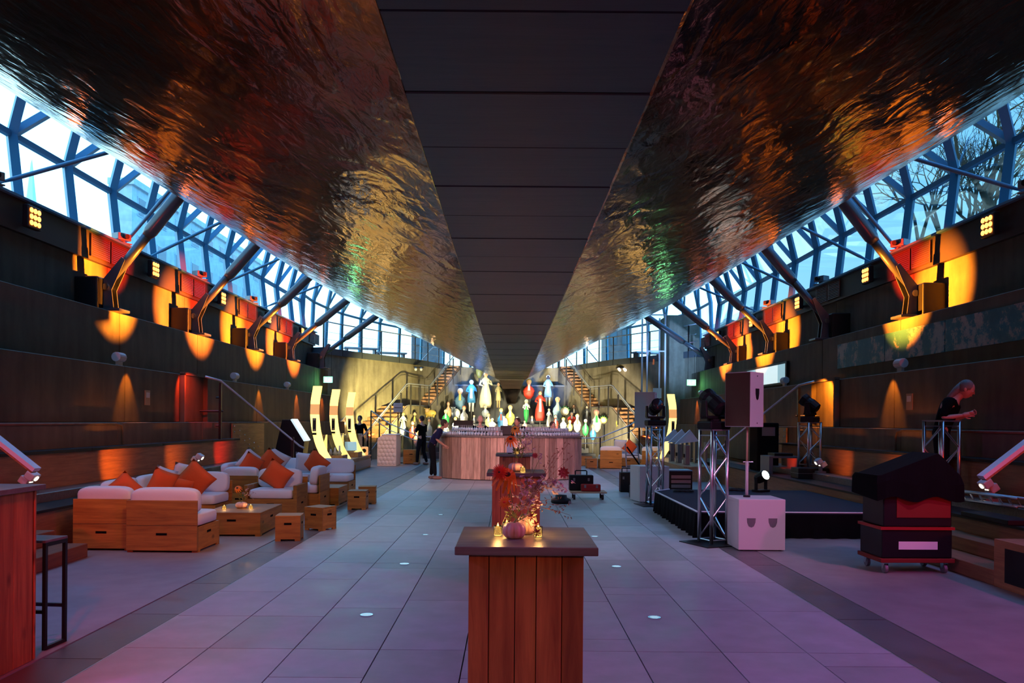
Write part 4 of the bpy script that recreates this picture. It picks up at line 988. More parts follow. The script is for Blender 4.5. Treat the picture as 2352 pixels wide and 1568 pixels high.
t = thing('floor_lamp_head', 'low black round floor lamp on the tiles behind the bouquet', 'lamp', (1.02, 15.3, 0)); MB().lathe([(.18, 0), (.20, .03), (.19, .08), (.12, .11), (.11, .16), (.001, .17)], 18).build('lamp_body', 'black_plastic', t, smooth=True); MB().cyl((.15, -.1, .03), (.16, -.16, .03), .03, n=10).build('castor_wheel', 'grey_metal', t)
hard_case(2.70, 17.9, 0, .34, .26, .45, 'upright black travel case right of the tile joint behind the dolly')
hard_case(2.72, 16.5, 0, .34, .26, .27, 'small black and red tool bag beside the white subwoofer', 0, False)
for s in (-1, 1): pass
t = thing('red_strap_bag', 'red-sided bag lying over the small black tool bag', 'bag', (2.74, 16.52, .272)); MB().ball((0, 0, .04), (.16, .11, .04), 12, 8, .6).build('bag_body', 'red_case', t, smooth=True); MB().ball((.03, 0, .085), (.09, .07, .03), 10, 6, .8).build('crumpled_paper', 'white_paper', t, smooth=True)
t = thing('hand_truck', 'grey metal hand truck leaning with a black strap behind the dolly', 'trolley', (2.98, 18.6, 0), .2)
for s in (-1, 1): MB().tube([(s*.16, 0, .08), (s*.16, .10, .5), (s*.16, .22, 1.0), (s*.13, .28, 1.06)], .018, 8).build('rail', 'grey_metal', t, smooth=True); MB().cyl((s*.2-.02, .06, .09), (s*.2+.02, .06, .09), .09, n=14).build('wheel', 'black_rubber', t)
for z, y in ((.3, .04), (.55, .11), (.8, .17)): MB().cyl((-.16, y, z), (.16, y, z), .014, n=8).build('cross_bar', 'grey_metal', t)
MB().b2(-.2, .2, -.2, .02, .0, .012).build('toe_plate', 'grey_metal', t); MB().tube([(-.12, .2, 1.0), (.2, -.05, .45)], .02, 5).build('strap', 'black_cloth', t)

# wall screens, mural, exit signs
t = thing('mural', 'teal and sand coloured mural of four panels on the right terrace wall', 'mural', (7.28, 14.3, 3.1))
yy = [10.9, 13.1, 15.2, 17.4]
for a, c in zip([8.9]+yy, yy): MB().b2(-.012, .012, a-14.3+.012, c-14.3-.012, -.29, .24).build('panel', 'mural', t)
t = thing('wall_screen', 'framed bright picture screen on the right wall above the white loudspeaker', 'screen', (7.24, 22.2, 2.92))
MB().b2(-.02, .05, -1.75, 1.75, -.30, .30).build('frame', 'black_plastic', t, bev=.01)
for i, (a, c) in enumerate(((-1.65, -1.1), (-1.09, -.2), (-.19, .75), (.76, 1.65))): MB().b2(-.028, -.021, a, c, -.24, .24).build('screen', ('screen_blue', 'screen_white', 'screen_white', 'screen_blue')[i], t)
for s, nm, y in ((-1, 'left', 30.0), (1, 'right', 30.0)):
    t = thing('exit_sign', 'glowing green exit sign hanging at the far end of the %s wall' % nm, 'sign', (s*6.95, y, 3.12), 0)
    MB().box((0, 0, 0), (.36, .05, .24)).build('housing', 'white_trim', t, bev=.008)
    MB().b2(-.17, .17, -.031, -.026, -.11, .11).build('sign_face', 'exit_green', t)
    q = -.035
    b = MB(); b.prism([(.02, q, -.02), (.08, q, -.02), (.08, q, -.06), (.145, q, .0), (.08, q, .06), (.08, q, .02), (.02, q, .02)], (0, .003, 0)); b.build('arrow', 'exit_white', t)
    b = MB(); b.ball((-.075, q, .065), (.017, .002, .017), 8, 6); b.prism([(-.09, q, .045), (-.055, q, .045), (-.06, q, -.01), (-.03, q, -.05), (-.045, q, -.06), (-.08, q, -.02), (-.11, q, -.07), (-.125, q, -.06), (-.095, q, 0)], (0, .003, 0)); b.build('running_figure', 'exit_white', t)
    for a in (-.12, .12): MB().cyl((a, 0, .12), (a, 0, 1.05), .006, n=6).build('hanger', 'black_metal', t)
    l = bpy.data.lights.new('exit_glow', 'POINT'); l.energy = 9; l.color = (.2, 1, .35); l.shadow_soft_size = .1; o = bpy.data.objects.new('exit_glow', l); COL.objects.link(o); o.location = (s*6.95, y-.15, 3.0)
# blue-lit lift tower and glazed shaft at the far right
t = struct(MB().b2(6.40, 7.72, 31.9, 33.6, 0, 5.95).build('lift_tower', 'concrete_end'))
t = thing('glass_lift_shaft', 'tall glazed lift shaft with white corner posts left of the blue tower', 'lift', (5.84, 31.6, 0))
for x in (-.36, .36):
    for y in (-.3, .9): MB().b2(x-.03, x+.03, y-.03, y+.03, 0, 5.9).build('corner_post', 'white_trim', t)
for z in (.05, 2.3, 4.4, 5.85):
    MB().b2(-.33, .33, -.32, -.28, z, z+.05).build('cross_rail', 'white_trim', t)
for z0, z1 in ((.1, 2.3), (2.35, 4.4), (4.45, 5.85)): MB().b2(-.33, .33, -.305, -.295, z0, z1).build('pane', 'clear_glass', t)
MB().b2(-.12, .22, -.33, -.31, 2.55, 2.95).build('notice', 'white_paper', t)
spot((5.0, 28.2, 4.0), (7.0, 32.0, 4.4), 700, (.25, .5, 1), 50, .9, .1)
# stair recess openings with handrails in the terraces
for s, nm, yb in ((-1, 'left', 17.4), (1, 'right', 17.4)):
    t = thing('handrail', 'steel handrail on a black post sloping down from the %s terrace' % nm, 'handrail', (s*6.42, yb, 1.14))
    MB().b2(-.025, .025, -.03, .03, 0, 1.25).build('post', 'black_metal', t)
    MB().tube([(s*.22, -.3, 1.37), (0, 0, 1.30), (-s*1.52, .9, -.16), (-s*1.62, .96, -.22)], .024, 8).build('rail', 'rail_steel', t, smooth=True)
    MB().cyl((s*.42, -.1, .62), (-s*.05, .05, .62), .022, n=8).build('cross_bar', 'black_metal', t)
    for z in (.30, .92): MB().cyl((0, 0, z), (s*.09, -.03, z), .02, n=8).build('bracket', 'black_metal', t)
    MB().b2(-s*1.38-.03, -s*1.38+.03, .80, .86, -.64, .04).build('post', 'black_metal', t)
    t2 = thing('stair_recess', 'recessed stair bay edged in the concrete of the %s terrace, lit from above' % nm, 'recess', (s*6.82, 16.9, 1.52))
    for y in (-.62, .62): MB().b2(-s*.08, s*.02, y-.03, y+.03, 0, 1.0).build('jamb', 'concrete', t2)
    MB().b2(-s*.08, s*.02, -.65, .65, .98, 1.04).build('lintel', 'concrete', t2)
    t3 = thing('tactile_studs', 'diagonal rows of small steel studs on the low %s wall below the handrail' % nm, 'studs', (s*6.57, 19.5, 1.2))
    MB().b2(-s*.0, s*.03, -.9, 1.5, -.62, .28).build('backing_panel', 'step_wood', t3)
    for i in range(6):
        for j in range(2):
            if i == 5 and j: continue
            MB().ball((-s*.012, -.8+.36*i, .22-.11*i-.14*j), (.012, .017, .017), 8, 6).build('stud', 'chrome', t3, smooth=True)
    t3 = thing('wall_notice', 'small pale notice plate fixed to the %s terrace wall' % nm, 'notice', (s*6.84, 14.8 if s < 0 else 13.4, 1.98)); MB().b2(-.008, .008, -.10, .10, -.14, .14).build('plate', 'board_ply', t3); MB().b2(-s*.012-.002, -s*.012+.002, -.07, .07, .0, .1).build('printed_patch', 'white_paper', t3)
# ================================================================ PEOPLE
DG = None
def skin_mesh(chains, name):   # chains: list of [(pos, r), ...]; first chain holds the root, others start at an index
    verts = []; edges = []; rad = []; idx = {}
    def vid(p, r):
        k = tuple(round(c, 4) for c in p)
        if k not in idx: idx[k] = len(verts); verts.append(p); rad.append(r)
        return idx[k]
    for ch in chains:
        ids = [vid(p, r) for p, r in ch]
        edges += list(zip(ids, ids[1:]))
    me = bpy.data.meshes.new(name); me.from_pydata(verts, edges, []); o = bpy.data.objects.new(name, me); COL.objects.link(o)
    o.modifiers.new('s', 'SKIN').use_smooth_shade = True
    for i, r in enumerate(rad): me.skin_vertices[0].data[i].radius = (r, r) if not isinstance(r, tuple) else r; me.skin_vertices[0].data[i].use_root = (i == 0)
    su = o.modifiers.new('u', 'SUBSURF'); su.levels = 2; su.render_levels = 2
    dg = bpy.context.evaluated_depsgraph_get(); ev = o.evaluated_get(dg); m2 = bpy.data.meshes.new_from_object(ev)
    vs = [tuple(v.co) for v in m2.vertices]; fs = [tuple(p.vertices) for p in m2.polygons]
    bpy.data.objects.remove(o); bpy.data.meshes.remove(me); bpy.data.meshes.remove(m2)
    return vs, fs
def V(*a): return Vector(a)
BASE = dict(pelvis=V(0, 0, .95), waist=V(0, 0, 1.08), chest=V(0, 0, 1.28), neck=V(0, 0, 1.47), head=V(0, .02, 1.63),
            shl=V(-.18, 0, 1.42), ell=V(-.24, -.02, 1.13), hal=V(-.24, .05, .88), shr=V(.18, 0, 1.42), elr=V(.24, -.02, 1.13), har=V(.24, .05, .88),
            hil=V(-.10, 0, .92), knl=V(-.11, .02, .50), anl=V(-.12, -.02, .09), hir=V(.10, 0, .92), knr=V(.11, .02, .50), anr=V(.12, -.02, .09))
def person(label, loc, rz, pose, cloth, trouser, shoe, hair, skin='skin', bald=False, face=0.0, sc=1.0, longhair=False, gender=0, legs=True):
    P = {k: v.copy() for k, v in BASE.items()}
    for k, v in pose.items():
        if k != '_p': P[k] = V(*v)
    t = thing('person', label, 'person', loc, rz); t.scale = (sc,)*3
    def mid(a, b, f=.5): return tuple(a*(1-f)+b*f)
    T = lambda k: tuple(P[k])
    arms = lambda g: [[(T('chest'), (.155+g, .105+g)), (T('sh'+s), .062+g), (mid(P['sh'+s], P['el'+s]), .050+g), (T('el'+s), .040+g)] for s in 'lr']
    fore = [[(T('el'+s), .040), (mid(P['el'+s], P['ha'+s]), .036), (T('ha'+s), .024)] for s in 'lr']
    torso = lambda g: [(T('pelvis'), (.150+g, .105+g)), (T('waist'), (.135+g, .098+g)), (T('chest'), (.155+g, .108+g))]
    leg = lambda g: [[(T('pelvis'), (.150+g, .105+g)), (T('hi'+s), .090+g), (mid(P['hi'+s], P['kn'+s]), .078+g), (T('kn'+s), .056+g), (mid(P['kn'+s], P['an'+s], .4), .054+g), (T('an'+s), .036+g)] for s in 'lr']
    # body: one continuous figure, then face, ears and fingers rooted in it
    ch = [torso(0) + [(mid(P['chest'], P['neck'], .8), .075), (T('neck'), .052), (mid(P['neck'], P['head'], .6), .05)]]
    for s in 'lr':
        ch.append([(T('chest'), (.155, .105)), (T('sh'+s), .060), (mid(P['sh'+s], P['el'+s]), .046), (T('el'+s), .038), (mid(P['el'+s], P['ha'+s]), .034), (T('ha'+s), .023)])
    ch += leg(-.006)
    vs, fs = skin_mesh(ch, 'tmp'); b = MB(); b.add(vs, fs)
    H = P['head']; f = Matrix.Rotation(face, 3, 'Z'); pit = Matrix.Rotation(pose.get('_p', (0,))[0] if '_p' in pose else 0, 3, 'X'); fm = f @ pit
    def hv(x, y, z): return tuple(H + fm @ V(x, y, z))
    n_, m_ = 18, 14; hvs = []; hfs = []
    for j in range(1, m_):
        ph = -PI/2+PI*j/m_
        for i in range(n_):
            th = 2*PI*i/n_; x = .076*math.cos(ph)*math.cos(th); y = .094*math.cos(ph)*math.sin(th); z = .118*math.sin(ph)
            if z < 0: q = -z/.118; x *= 1-.38*q*q; y = y*(1-.25*q*q)+.022*q
            hvs.append(hv(x, y, z))
    k = len(hvs); hvs += [hv(0, .02, -.118), hv(0, 0, .118)]
    for j in range(m_-2):
        for i in range(n_): hfs.append((j*n_+i, j*n_+(i+1) % n_, (j+1)*n_+(i+1) % n_, (j+1)*n_+i))
    for i in range(n_): hfs.append((k, (i+1) % n_, i)); hfs.append((k+1, (m_-2)*n_+i, (m_-2)*n_+(i+1) % n_))
    b.add(hvs, hfs)
    b.add([hv(-.010, .088, .022), hv(.010, .088, .022), hv(.017, .090, -.026), hv(-.017, .090, -.026), hv(0, .118, -.020), hv(0, .098, .018)], [(0, 5, 4, 3), (5, 1, 2, 4), (3, 4, 2)])
    for s in (-1, 1): b.ball(hv(s*.078, -.005, -.005), (.010, .020, .032), 8, 6)
    b.tube([hv(-.026, .082, -.056), hv(0, .094, -.054), hv(.026, .082, -.056)], [.003, .007, .003], 6)
    for s in 'lr':
        h = P['ha'+s]; d = (h - P['el'+s]).normalized(); side = V(0, 0, 1) if abs(d.z) < .7 else V(0, 1, 0)
        up = d.cross(side).normalized(); sd = up.cross(d).normalized()
        pc = h + d*.045; q = (d.to_track_quat('Z', 'Y')).to_matrix()
        b.tube([h - d*.01, h+d*.03, h+d*.075], [.024, .036, .030], 8)
        for i, (o_, ln) in enumerate(((-.028, .062), (-.010, .074), (.010, .068), (.027, .052))):
            a = h + d*.07 + sd*o_; c = a + d*ln*.5 + up*.008; e_ = c + d*ln*.35 + up*.024
            b.tube([a - d*.02, a, c, e_, e_+d*.004+up*.008], [.009, .0095, .0088, .0078, .004], 6)
        a = h + d*.025 - sd*.026; b.tube([a, a + d*.028 - sd*.026 + up*.01, a + d*.055 - sd*.030 + up*.022], [.011, .010, .007], 6)
    b.build('body', skin, t, smooth=True)
    for s in (-1, 1):
        MB().ball(hv(s*.030, .083, .008), (.012, .008, .008), 8, 6).build('eye', 'white_trim', t, smooth=True)
        MB().ball(hv(s*.030, .0905, .008), (.005, .003, .005), 6, 5).build('pupil', 'black_plastic', t)
    # shirt
    lowp = P['pelvis'] + (P['pelvis']-P['waist'])*.75
    ch = [[(tuple(lowp), (.165, .122))] + torso(.016) + [(mid(P['chest'], P['neck'], .7), .095)]] + arms(.012)
    vs, fs = skin_mesh(ch, 'tmp'); MB().add(vs, fs).build('shirt', cloth, t, smooth=True)
    if legs:
        vs, fs = skin_mesh([[(T('waist'), (.142, .104)), (T('pelvis'), (.158, .114))]] + leg(.014), 'tmp'); MB().add(vs, fs).build('trousers', trouser, t, smooth=True)
        for s in 'lr':
            a = P['an'+s]; MB().ball((a.x, a.y+.055, .045), (.048, .135, .045), 14, 8, .7).build('shoe', shoe, t, smooth=True)
    if not bald:
        b = MB(); hs = []; 
        b.ball(hv(0, -.018, .030), (.086, .094, .104), 16, 10, .95)
        if longhair: b.tube([hv(0, -.07, .05), hv(0, -.10, -.05), hv(.01, -.13, -.18), hv(.01, -.14, -.30)], [.05, .055, .045, .015], 10)
        b.build('hair', hair, t, smooth=True)
    else:
        b = MB(); [b.ball(hv(s*.062, -.03, -.02), (.022, .05, .04), 8, 6) for s in (-1, 1)]; b.build('hair', hair, t, smooth=True)
    return t
# facing: local +Y is where the figure looks
person('person in a navy T-shirt bending towards the left side of the round bar', (-2.05, 21.3, 0), -PI/2+.15,
       dict(pelvis=(0, -.06, .90), waist=(0, -.01, 1.04), chest=(0, .10, 1.22), neck=(0, .21, 1.37), head=(0, .29, 1.50), shl=(-.18, .16, 1.34), shr=(.18, .16, 1.34),
            ell=(-.22, .06, 1.08), hal=(-.18, .26, .92), elr=(.22, .06, 1.08), har=(.17, .28, .92), hil=(-.09, -.06, .88), hir=(.09, -.06, .88), knl=(-.10, -.02, .48), knr=(.10, .0, .48), anl=(-.11, -.06, .09), anr=(.12, .04, .09)),
       'navy_cloth', 'black_trouser', 'shoe_brown', 'hair_dark')
person('person dressed in black standing by the figureheads with hands raised before the chest', (-3.12, 28.0, 0), .95,
       dict(ell=(-.26, .06, 1.16), hal=(-.10, .24, 1.25), elr=(.26, .06, 1.16), har=(.10, .25, 1.27), knl=(-.15, .05, .50), anl=(-.20, .04, .09), anr=(.14, -.12, .09)), 'black_cloth', 'black_trouser', 'shoe_brown', 'hair_dark', 'skin_pale')
person('person in a black T-shirt standing behind the farthest glowing rib by the stair foot', (-5.72, 30.0, 0), PI-.4,
       dict(ell=(-.30, -.02, 1.16), hal=(-.34, .04, .90), elr=(.27, -.01, 1.15), har=(.26, .06, .90)), 'black_cloth', 'black_trouser', 'shoe_brown', 'hair_dark', 'skin_pale')
person('bald bartender in a black shirt behind the round bar, left of centre', (-.83, 22.2, 0), PI+.3, {}, 'black_cloth', 'black_trouser', 'black_rubber', 'hair_grey', 'skin_pale', bald=True)
person('dark-haired bartender behind the round bar near its middle', (.28, 22.25, 0), PI-.6, dict(head=(.0, .10, 1.56), neck=(0, .04, 1.42)), 'black_cloth', 'black_trouser', 'black_rubber', 'hair_dark', 'skin')
person('dark-haired bartender bending down behind the right half of the bar', (1.12, 22.25, 0), PI+.5, dict(chest=(0, .08, 1.20), neck=(0, .14, 1.36), head=(0, .22, 1.46), shl=(-.18, .08, 1.32), shr=(.18, .08, 1.32)), 'black_cloth', 'black_trouser', 'black_rubber', 'hair_dark', 'skin')
person('long-haired technician in black leaning over the truss tower on the right bench', (6.20, 11.25, .50), -2.2,
       dict(chest=(0, .10, 1.27), neck=(0, .20, 1.42), head=(.0, .30, 1.53), waist=(0, .03, 1.08), shl=(-.20, .12, 1.38), shr=(.20, .12, 1.38), ell=(-.36, .10, 1.12), hal=(-.20, .32, 1.20), elr=(.34, .06, 1.14), har=(.20, .28, 1.18), _p=(-.45,)),
       'black_cloth', 'black_trouser', 'black_rubber', 'hair_grey', 'skin_pale', longhair=True, sc=1.04)

# ================================================================ ROUND BAR
BX, BY, BRX, BRY = .03, 22.15, 2.0, 1.30
bar = thing('round_bar', 'big curved bar clad in weathered upright planks under the end of the keel', 'bar', (BX, BY, 0))
def bp(a, k=0): return ((BRX+k)*math.cos(a), (BRY+k)*math.sin(a))
n_ = 46; rb = random.Random(4); a = PI*1.0 - .2
angs = []; tot = PI+.8; cur = PI-.4
steps_ = [rb.uniform(.6, 1.5) for _ in range(n_)]; k_ = tot/sum(steps_)
for st in steps_:
    a0, a1 = cur, cur+st*k_; cur = a1
    x0_, y0_ = bp(a0+.0035); x1_, y1_ = bp(a1-.0035); d = Vector((x1_-x0_, y1_-y0_, 0)).normalized(); nn = Vector((d.y, -d.x, 0)) * rb.uniform(.0, .012)
    MB().prism([(x0_+nn.x, y0_+nn.y, .02), (x1_+nn.x, y1_+nn.y, .02), (x1_*.97, y1_*.97, .02), (x0_*.97, y0_*.97, .02)], (0, 0, 1.13)).build('plank', 'bar_wood', bar)
def ring(k0, k1, z0, z1, name, mat, a0=PI-.42, a1=2*PI+.42, m=60, kind=None):
    b = MB(); vs = []; fs = []
    for i in range(m+1):
        a = a0+(a1-a0)*i/m
        for k, z in ((k0, z0), (k1, z0), (k1, z1), (k0, z1)): x, y = bp(a, k); vs.append((x, y, z))
    for i in range(m):
        for q in range(4): fs.append((i*4+q, i*4+(q+1) % 4, i*4+4+(q+1) % 4, i*4+4+q))
    fs += [(0, 3, 2, 1), (m*4, m*4+1, m*4+2, m*4+3)]
    return b.add(vs, fs).build(name, mat, bar)
ring(-.62, .05, 1.15, 1.195, 'counter_top', 'slate_top'); ring(-.10, -.06, 0, 1.14, 'inner_wall', 'black_plastic')
MB().b2(-1.7, 1.7, .75, .9, 0, 1.1).build('back_shelf', 'grey_metal', bar)
MB().b2(-.65, .05, .72, .98, 1.1, 1.42).build('till_cabinet', 'grey_metal', bar); MB().b2(.40, 1.30, .72, .98, 1.1, 1.42).build('till_cabinet', 'grey_metal', bar)
# upturned glasses in three arcs: two standing on the counter, one on a raised rack
t = thing('wine_glass', 'wine glass', 'glass', (0, 0, -5))
MB().lathe([(.030, .0), (.034, .03), (.030, .07), (.006, .095), (.005, .14), (.026, .148), (.027, .150)], 7).build('bowl_and_stem', 'glassware', t, smooth=True)
first = True
rk = ring(-.46, -.30, 1.30, 1.315, 'glass_rack', 'chrome')
for k, (kk, z, cnt) in enumerate(((-.06, 1.195, 62), (-.22, 1.195, 58), (-.38, 1.316, 62))):
    for i in range(cnt):
        a = PI+.10 + (PI-.20)*i/(cnt-1)
        if abs(a - 1.5*PI + .03) < .075: continue
        x, y = bp(a, kk + .01*rb.uniform(-1, 1))
        lab = ('small stemmed glass in the front row on the bar counter', 'small stemmed glass in the second row on the bar counter', 'small stemmed glass on the raised rack above the bar counter')[k]
        grp = ('glasses in the front row on the bar', 'glasses in the second row on the bar', 'glasses on the raised rack of the bar')[k]
        if first: t.location = (BX+x, BY+y, z); tag(t, lab, 'glass', grp); first = False; src = t
        else: dup(src, (BX+x, BY+y, z), 0, lab, grp)
t = thing('till_screen', 'black till screen standing in the middle of the bar counter', 'till', (-.08, 21.0, 1.195)); MB().box((0, 0, .15), (.30, .03, .24), (-.15, 0, 0)).build('screen_back', 'black_plastic', t, bev=.01); MB().b2(-.09, .09, -.02, .12, 0, .03).build('foot', 'black_plastic', t); MB().b2(-.02, .02, .0, .04, .03, .1).build('neck', 'black_plastic', t)
t = thing('till_screen', 'low black monitor behind the glasses left of the bald bartender', 'till', (-1.28, 21.85, 1.42)); MB().box((0, 0, .10), (.55, .03, .16)).build('screen_back', 'black_plastic', t, bev=.01); MB().b2(-.1, .1, -.04, .08, -.32, .03).build('foot', 'black_plastic', t)
MB().b2(-1.7, -.9, -.45, -.25, 1.06, 1.10).build('side_shelf', 'grey_metal', bar)
# ================================================================ GLOWING RIBS AND DISPLAY BENCHES
for s, nm, ys in ((-1, 'left', (21.5, 23.8, 26.2)), (1, 'right', (25.6,))):
    y0_, y1_ = (20.6, 26.6) if s < 0 else (21.0, 26.6)
    t = thing('display_bench', 'long low timber display bench under the glowing ribs at the %s' % nm if s < 0 else 'long low timber display bench with grey posts at the right', 'bench', (s*5.1, (y0_+y1_)/2, 0)); h_ = (y1_-y0_)/2
    for i in range(6): MB().b2(-.42+.14*i+.003, -.28+.14*i-.003, -h_, h_, .37, .41).build('top_board', 'bench_wood', t)
    MB().b2(-.40, .40, -h_+.02, h_-.02, .0, .365).build('bench_body', 'bench_wood', t)
    MB().b2(-s*.425-.004, -s*.425+.004, -h_+.1, h_-.1, .06, .30).build('front_recess', 'grey_metal', t)
    for k, y in enumerate(ys):
        lb = '%s tall glowing yellow curved rib on the %s bench' % (('nearest', 'middle', 'farthest')[k], nm) if s < 0 else 'tall glowing yellow curved rib at the far right beside the lift tower'
        t = thing('curved_rib', lb, 'display', (s*5.0, y, .41), 0, 'glowing curved ribs')
        P_ = [(-.10, 0), (.06, .20), (.20, .50), (.30, .90), (.345, 1.3), (.33, 1.7), (.26, 2.1)]
        def seg_(pts, name, mat, w=.115, th=.05):
            vs = []; fs = []
            for x, z in pts:
                for dx_, dy_ in ((-w, -th), (w, -th), (w, th), (-w, th)): vs.append((s*(x+.0)+dx_, dy_, z))
            m = len(pts)
            for i in range(m-1):
                for q in range(4): fs.append((i*4+q, i*4+(q+1) % 4, i*4+4+(q+1) % 4, i*4+4+q))
            fs += [(3, 2, 1, 0), (m*4-4, m*4-3, m*4-2, m*4-1)]; return MB().add(vs, fs).build(name, mat, t)
        def cr(z): 
            for (xa, za), (xb, zb) in zip(P_, P_[1:]):
                if z <= zb: f_ = (z-za)/(zb-za); f_ = f_; return xa+(xb-xa)*f_
            return P_[-1][0]
        Z = lambda a, c, n=9: [((cr(a+(c-a)*i/n)+cr(max(0, a+(c-a)*i/n-.08))+cr(min(2.1, a+(c-a)*i/n+.08)))/3, a+(c-a)*i/n) for i in range(n+1)]
        seg_(Z(0, 1.32), 'lower_rib', 'rib_glow'); seg_(Z(1.322, 1.60, 3), 'rib_band', 'rib_ochre'); seg_(Z(1.602, 2.1), 'upper_rib', 'rib_glow')
        MB().b2(s*.335-.05, s*.335+.05, -.066, -.052, .86, 1.22).build('picture_panel', 'board_ply', t); MB().b2(s*.335-.03, s*.335+.03, -.072, -.067, .92, 1.16).build('dark_print', 'black_plastic', t)
        MB().b2(s*.33-.055, s*.33+.055, -.066, -.052, .76, .82).build('slot', 'black_plastic', t)
    if s < 0:
        for y, lb in ((22.7, 'glass display box with white models between the first two ribs'), (25.0, 'glass display box with a blue screen between the last two ribs')):
            t = thing('display_case', lb, 'display case', (-5.05, y, .41))
            MB().b2(-.3, .3, -.35, .35, 0, .16).build('case_base', 'bench_wood', t); MB().b2(-.3, .3, -.35, .35, .165, .75).build('glass_box', 'clear_glass', t)
            if y > 24: MB().box((0, 0, .34), (.36, .03, .30), (-.5, 0, .3)).build('tilted_screen', 'screen_blue', t)
            else: [MB().lathe([(.05, .162), (.07, .2), (.03, .28), (.02, .33+.05*i)], 10, (-.12+.12*i, .04*i, 0)).build('model', 'white_trim', t, smooth=True) for i in range(3)]
    else:
        for i, y in enumerate((22.0, 23.0, 24.0)):
            t = thing('interactive_post', 'grey exhibit post with a pale slanted hood on the right bench, %s' % ('nearest', 'middle', 'farthest')[i], 'exhibit', (4.98, y, .41), 0, 'exhibit posts on the right bench')
            MB().b2(-.06, .06, -.15, .15, 0, .55).build('post', 'grey_metal', t, bev=.01); MB().b2(-.09, -.061, -.05, .05, .2, .3).build('control', 'black_plastic', t)
            b = MB(); b.prism([(-.36, -.2, .58), (.30, -.2, .66), (.05, -.2, .98)], (0, .12, 0)); b.build('hood', 'white_paper', t)
        for i in range(7): MB().b2(.32+.0, .36, -2.2+.62*i, -1.95+.62*i, .41, 1.05).build('rear_post', 'grey_metal', bpy.data.objects['display_bench.001'])
t = thing('touch_screen_lectern', 'dark lectern with a bright tilted touch screen below the left handrail', 'lectern', (-5.72, 20.6, .5))
MB().prism([(-.42, -.26, 0), (.34, -.26, 0), (.40, -.26, .52), (.05, -.26, 1.08), (-.18, -.26, 1.08)], (0, .5, 0)).build('stand', 'black_plastic', t, bev=.01)
MB().box((.235, 0, .815), (.045, .56, .66), (0, -.56, 0)).build('screen_frame', 'screen_white', t, bev=.005); MB().box((.256, 0, .800), (.02, .40, .40), (0, -.56, 0)).build('screen', 'screen_blue', t)
t = thing('music_desk_case', 'dark upright case on the right platform beside the stage', 'case', (5.95, 18.3, .5)); MB().box((0, 0, .55), (.5, .6, 1.1)).build('case_body', 'black_cloth', t, bev=.03); MB().box((0, -.31, .9), (.3, .01, .2)).build('label_plate', 'grey_metal', t)
t = thing('low_rack', 'grey open rack on the right platform behind the short truss tower', 'rack', (5.95, 17.2, .5))
for x in (-.3, .3): MB().b2(x-.04, x+.04, -.3, .3, 0, .34).build('leg', 'grey_metal', t)
MB().b2(-.34, .34, -.3, .3, .34, .38).build('shelf', 'grey_metal', t); MB().b2(-.2, .2, -.22, .22, .382, .44).build('equipment_box', 'black_plastic', t)
# tufted white bar, crate, monitor on pole, small speaker
t = thing('tufted_counter', 'blush buttoned-leather bar counter beside the left stair foot', 'counter', (-4.22, 27.6, 0), 0)
b = MB(); b.prism([(-.33, -.6, 0), (.33, -.6, 0), (.33, -.6, 1.08), (-.16, -.6, 1.08), (-.33, -.6, .93)], (0, 1.1, 0)); b.build('counter_body', 'pink_leather', t, bev=.02)
for j in range(7):
    for i in range(4 if j % 2 else 5):
        x = -.26+.13*i+(.065 if j % 2 else 0); z = .12+.135*j
        MB().ball((x, -.60, z), (.060, .022, .066), 10, 6).build('tuft', 'pink_leather', t, smooth=True)
MB().b2(-.18, .35, -.62, .52, 1.08, 1.10).build('counter_top', 'white_trim', t, bev=.004)
t = thing('timber_crate', 'brown timber crate between the tufted counter and the standing person', 'crate', (-3.55, 28.6, 0)); crate_parts(t, .56, .5, .5); MB().b2(-.28, .28, -.25, .25, .5, .52).build('lid', 'pine', t)
t = thing('monitor_on_pole', 'pale square monitor on a thin black pole behind the tufted counter', 'monitor', (-4.12, 29.0, 0)); MB().cyl((0, 0, 0), (0, 0, 1.9), .02, n=8).build('pole', 'black_metal', t); MB().cyl((0, 0, 0), (0, 0, .03), .22, n=16).build('base', 'black_metal', t); MB().box((0, 0, 2.05), (.34, .12, .34), (0, 0, .2)).build('screen_body', 'white_paint', t, bev=.02); MB().box((0, -.062, 2.05), (.26, .004, .02), (0, 0, .2)).build('slot', 'black_plastic', t)
t = thing('round_fan_light', 'small cream box lamp at the far end of the left display bench', 'lamp', (-4.85, 26.3, .41)); MB().box((0, 0, .14), (.22, .18, .28)).build('housing', 'rib_ochre', t, bev=.03); MB().cyl((0, -.09, .15), (0, -.10, .15), .07, n=14).build('lens', 'black_plastic', t)
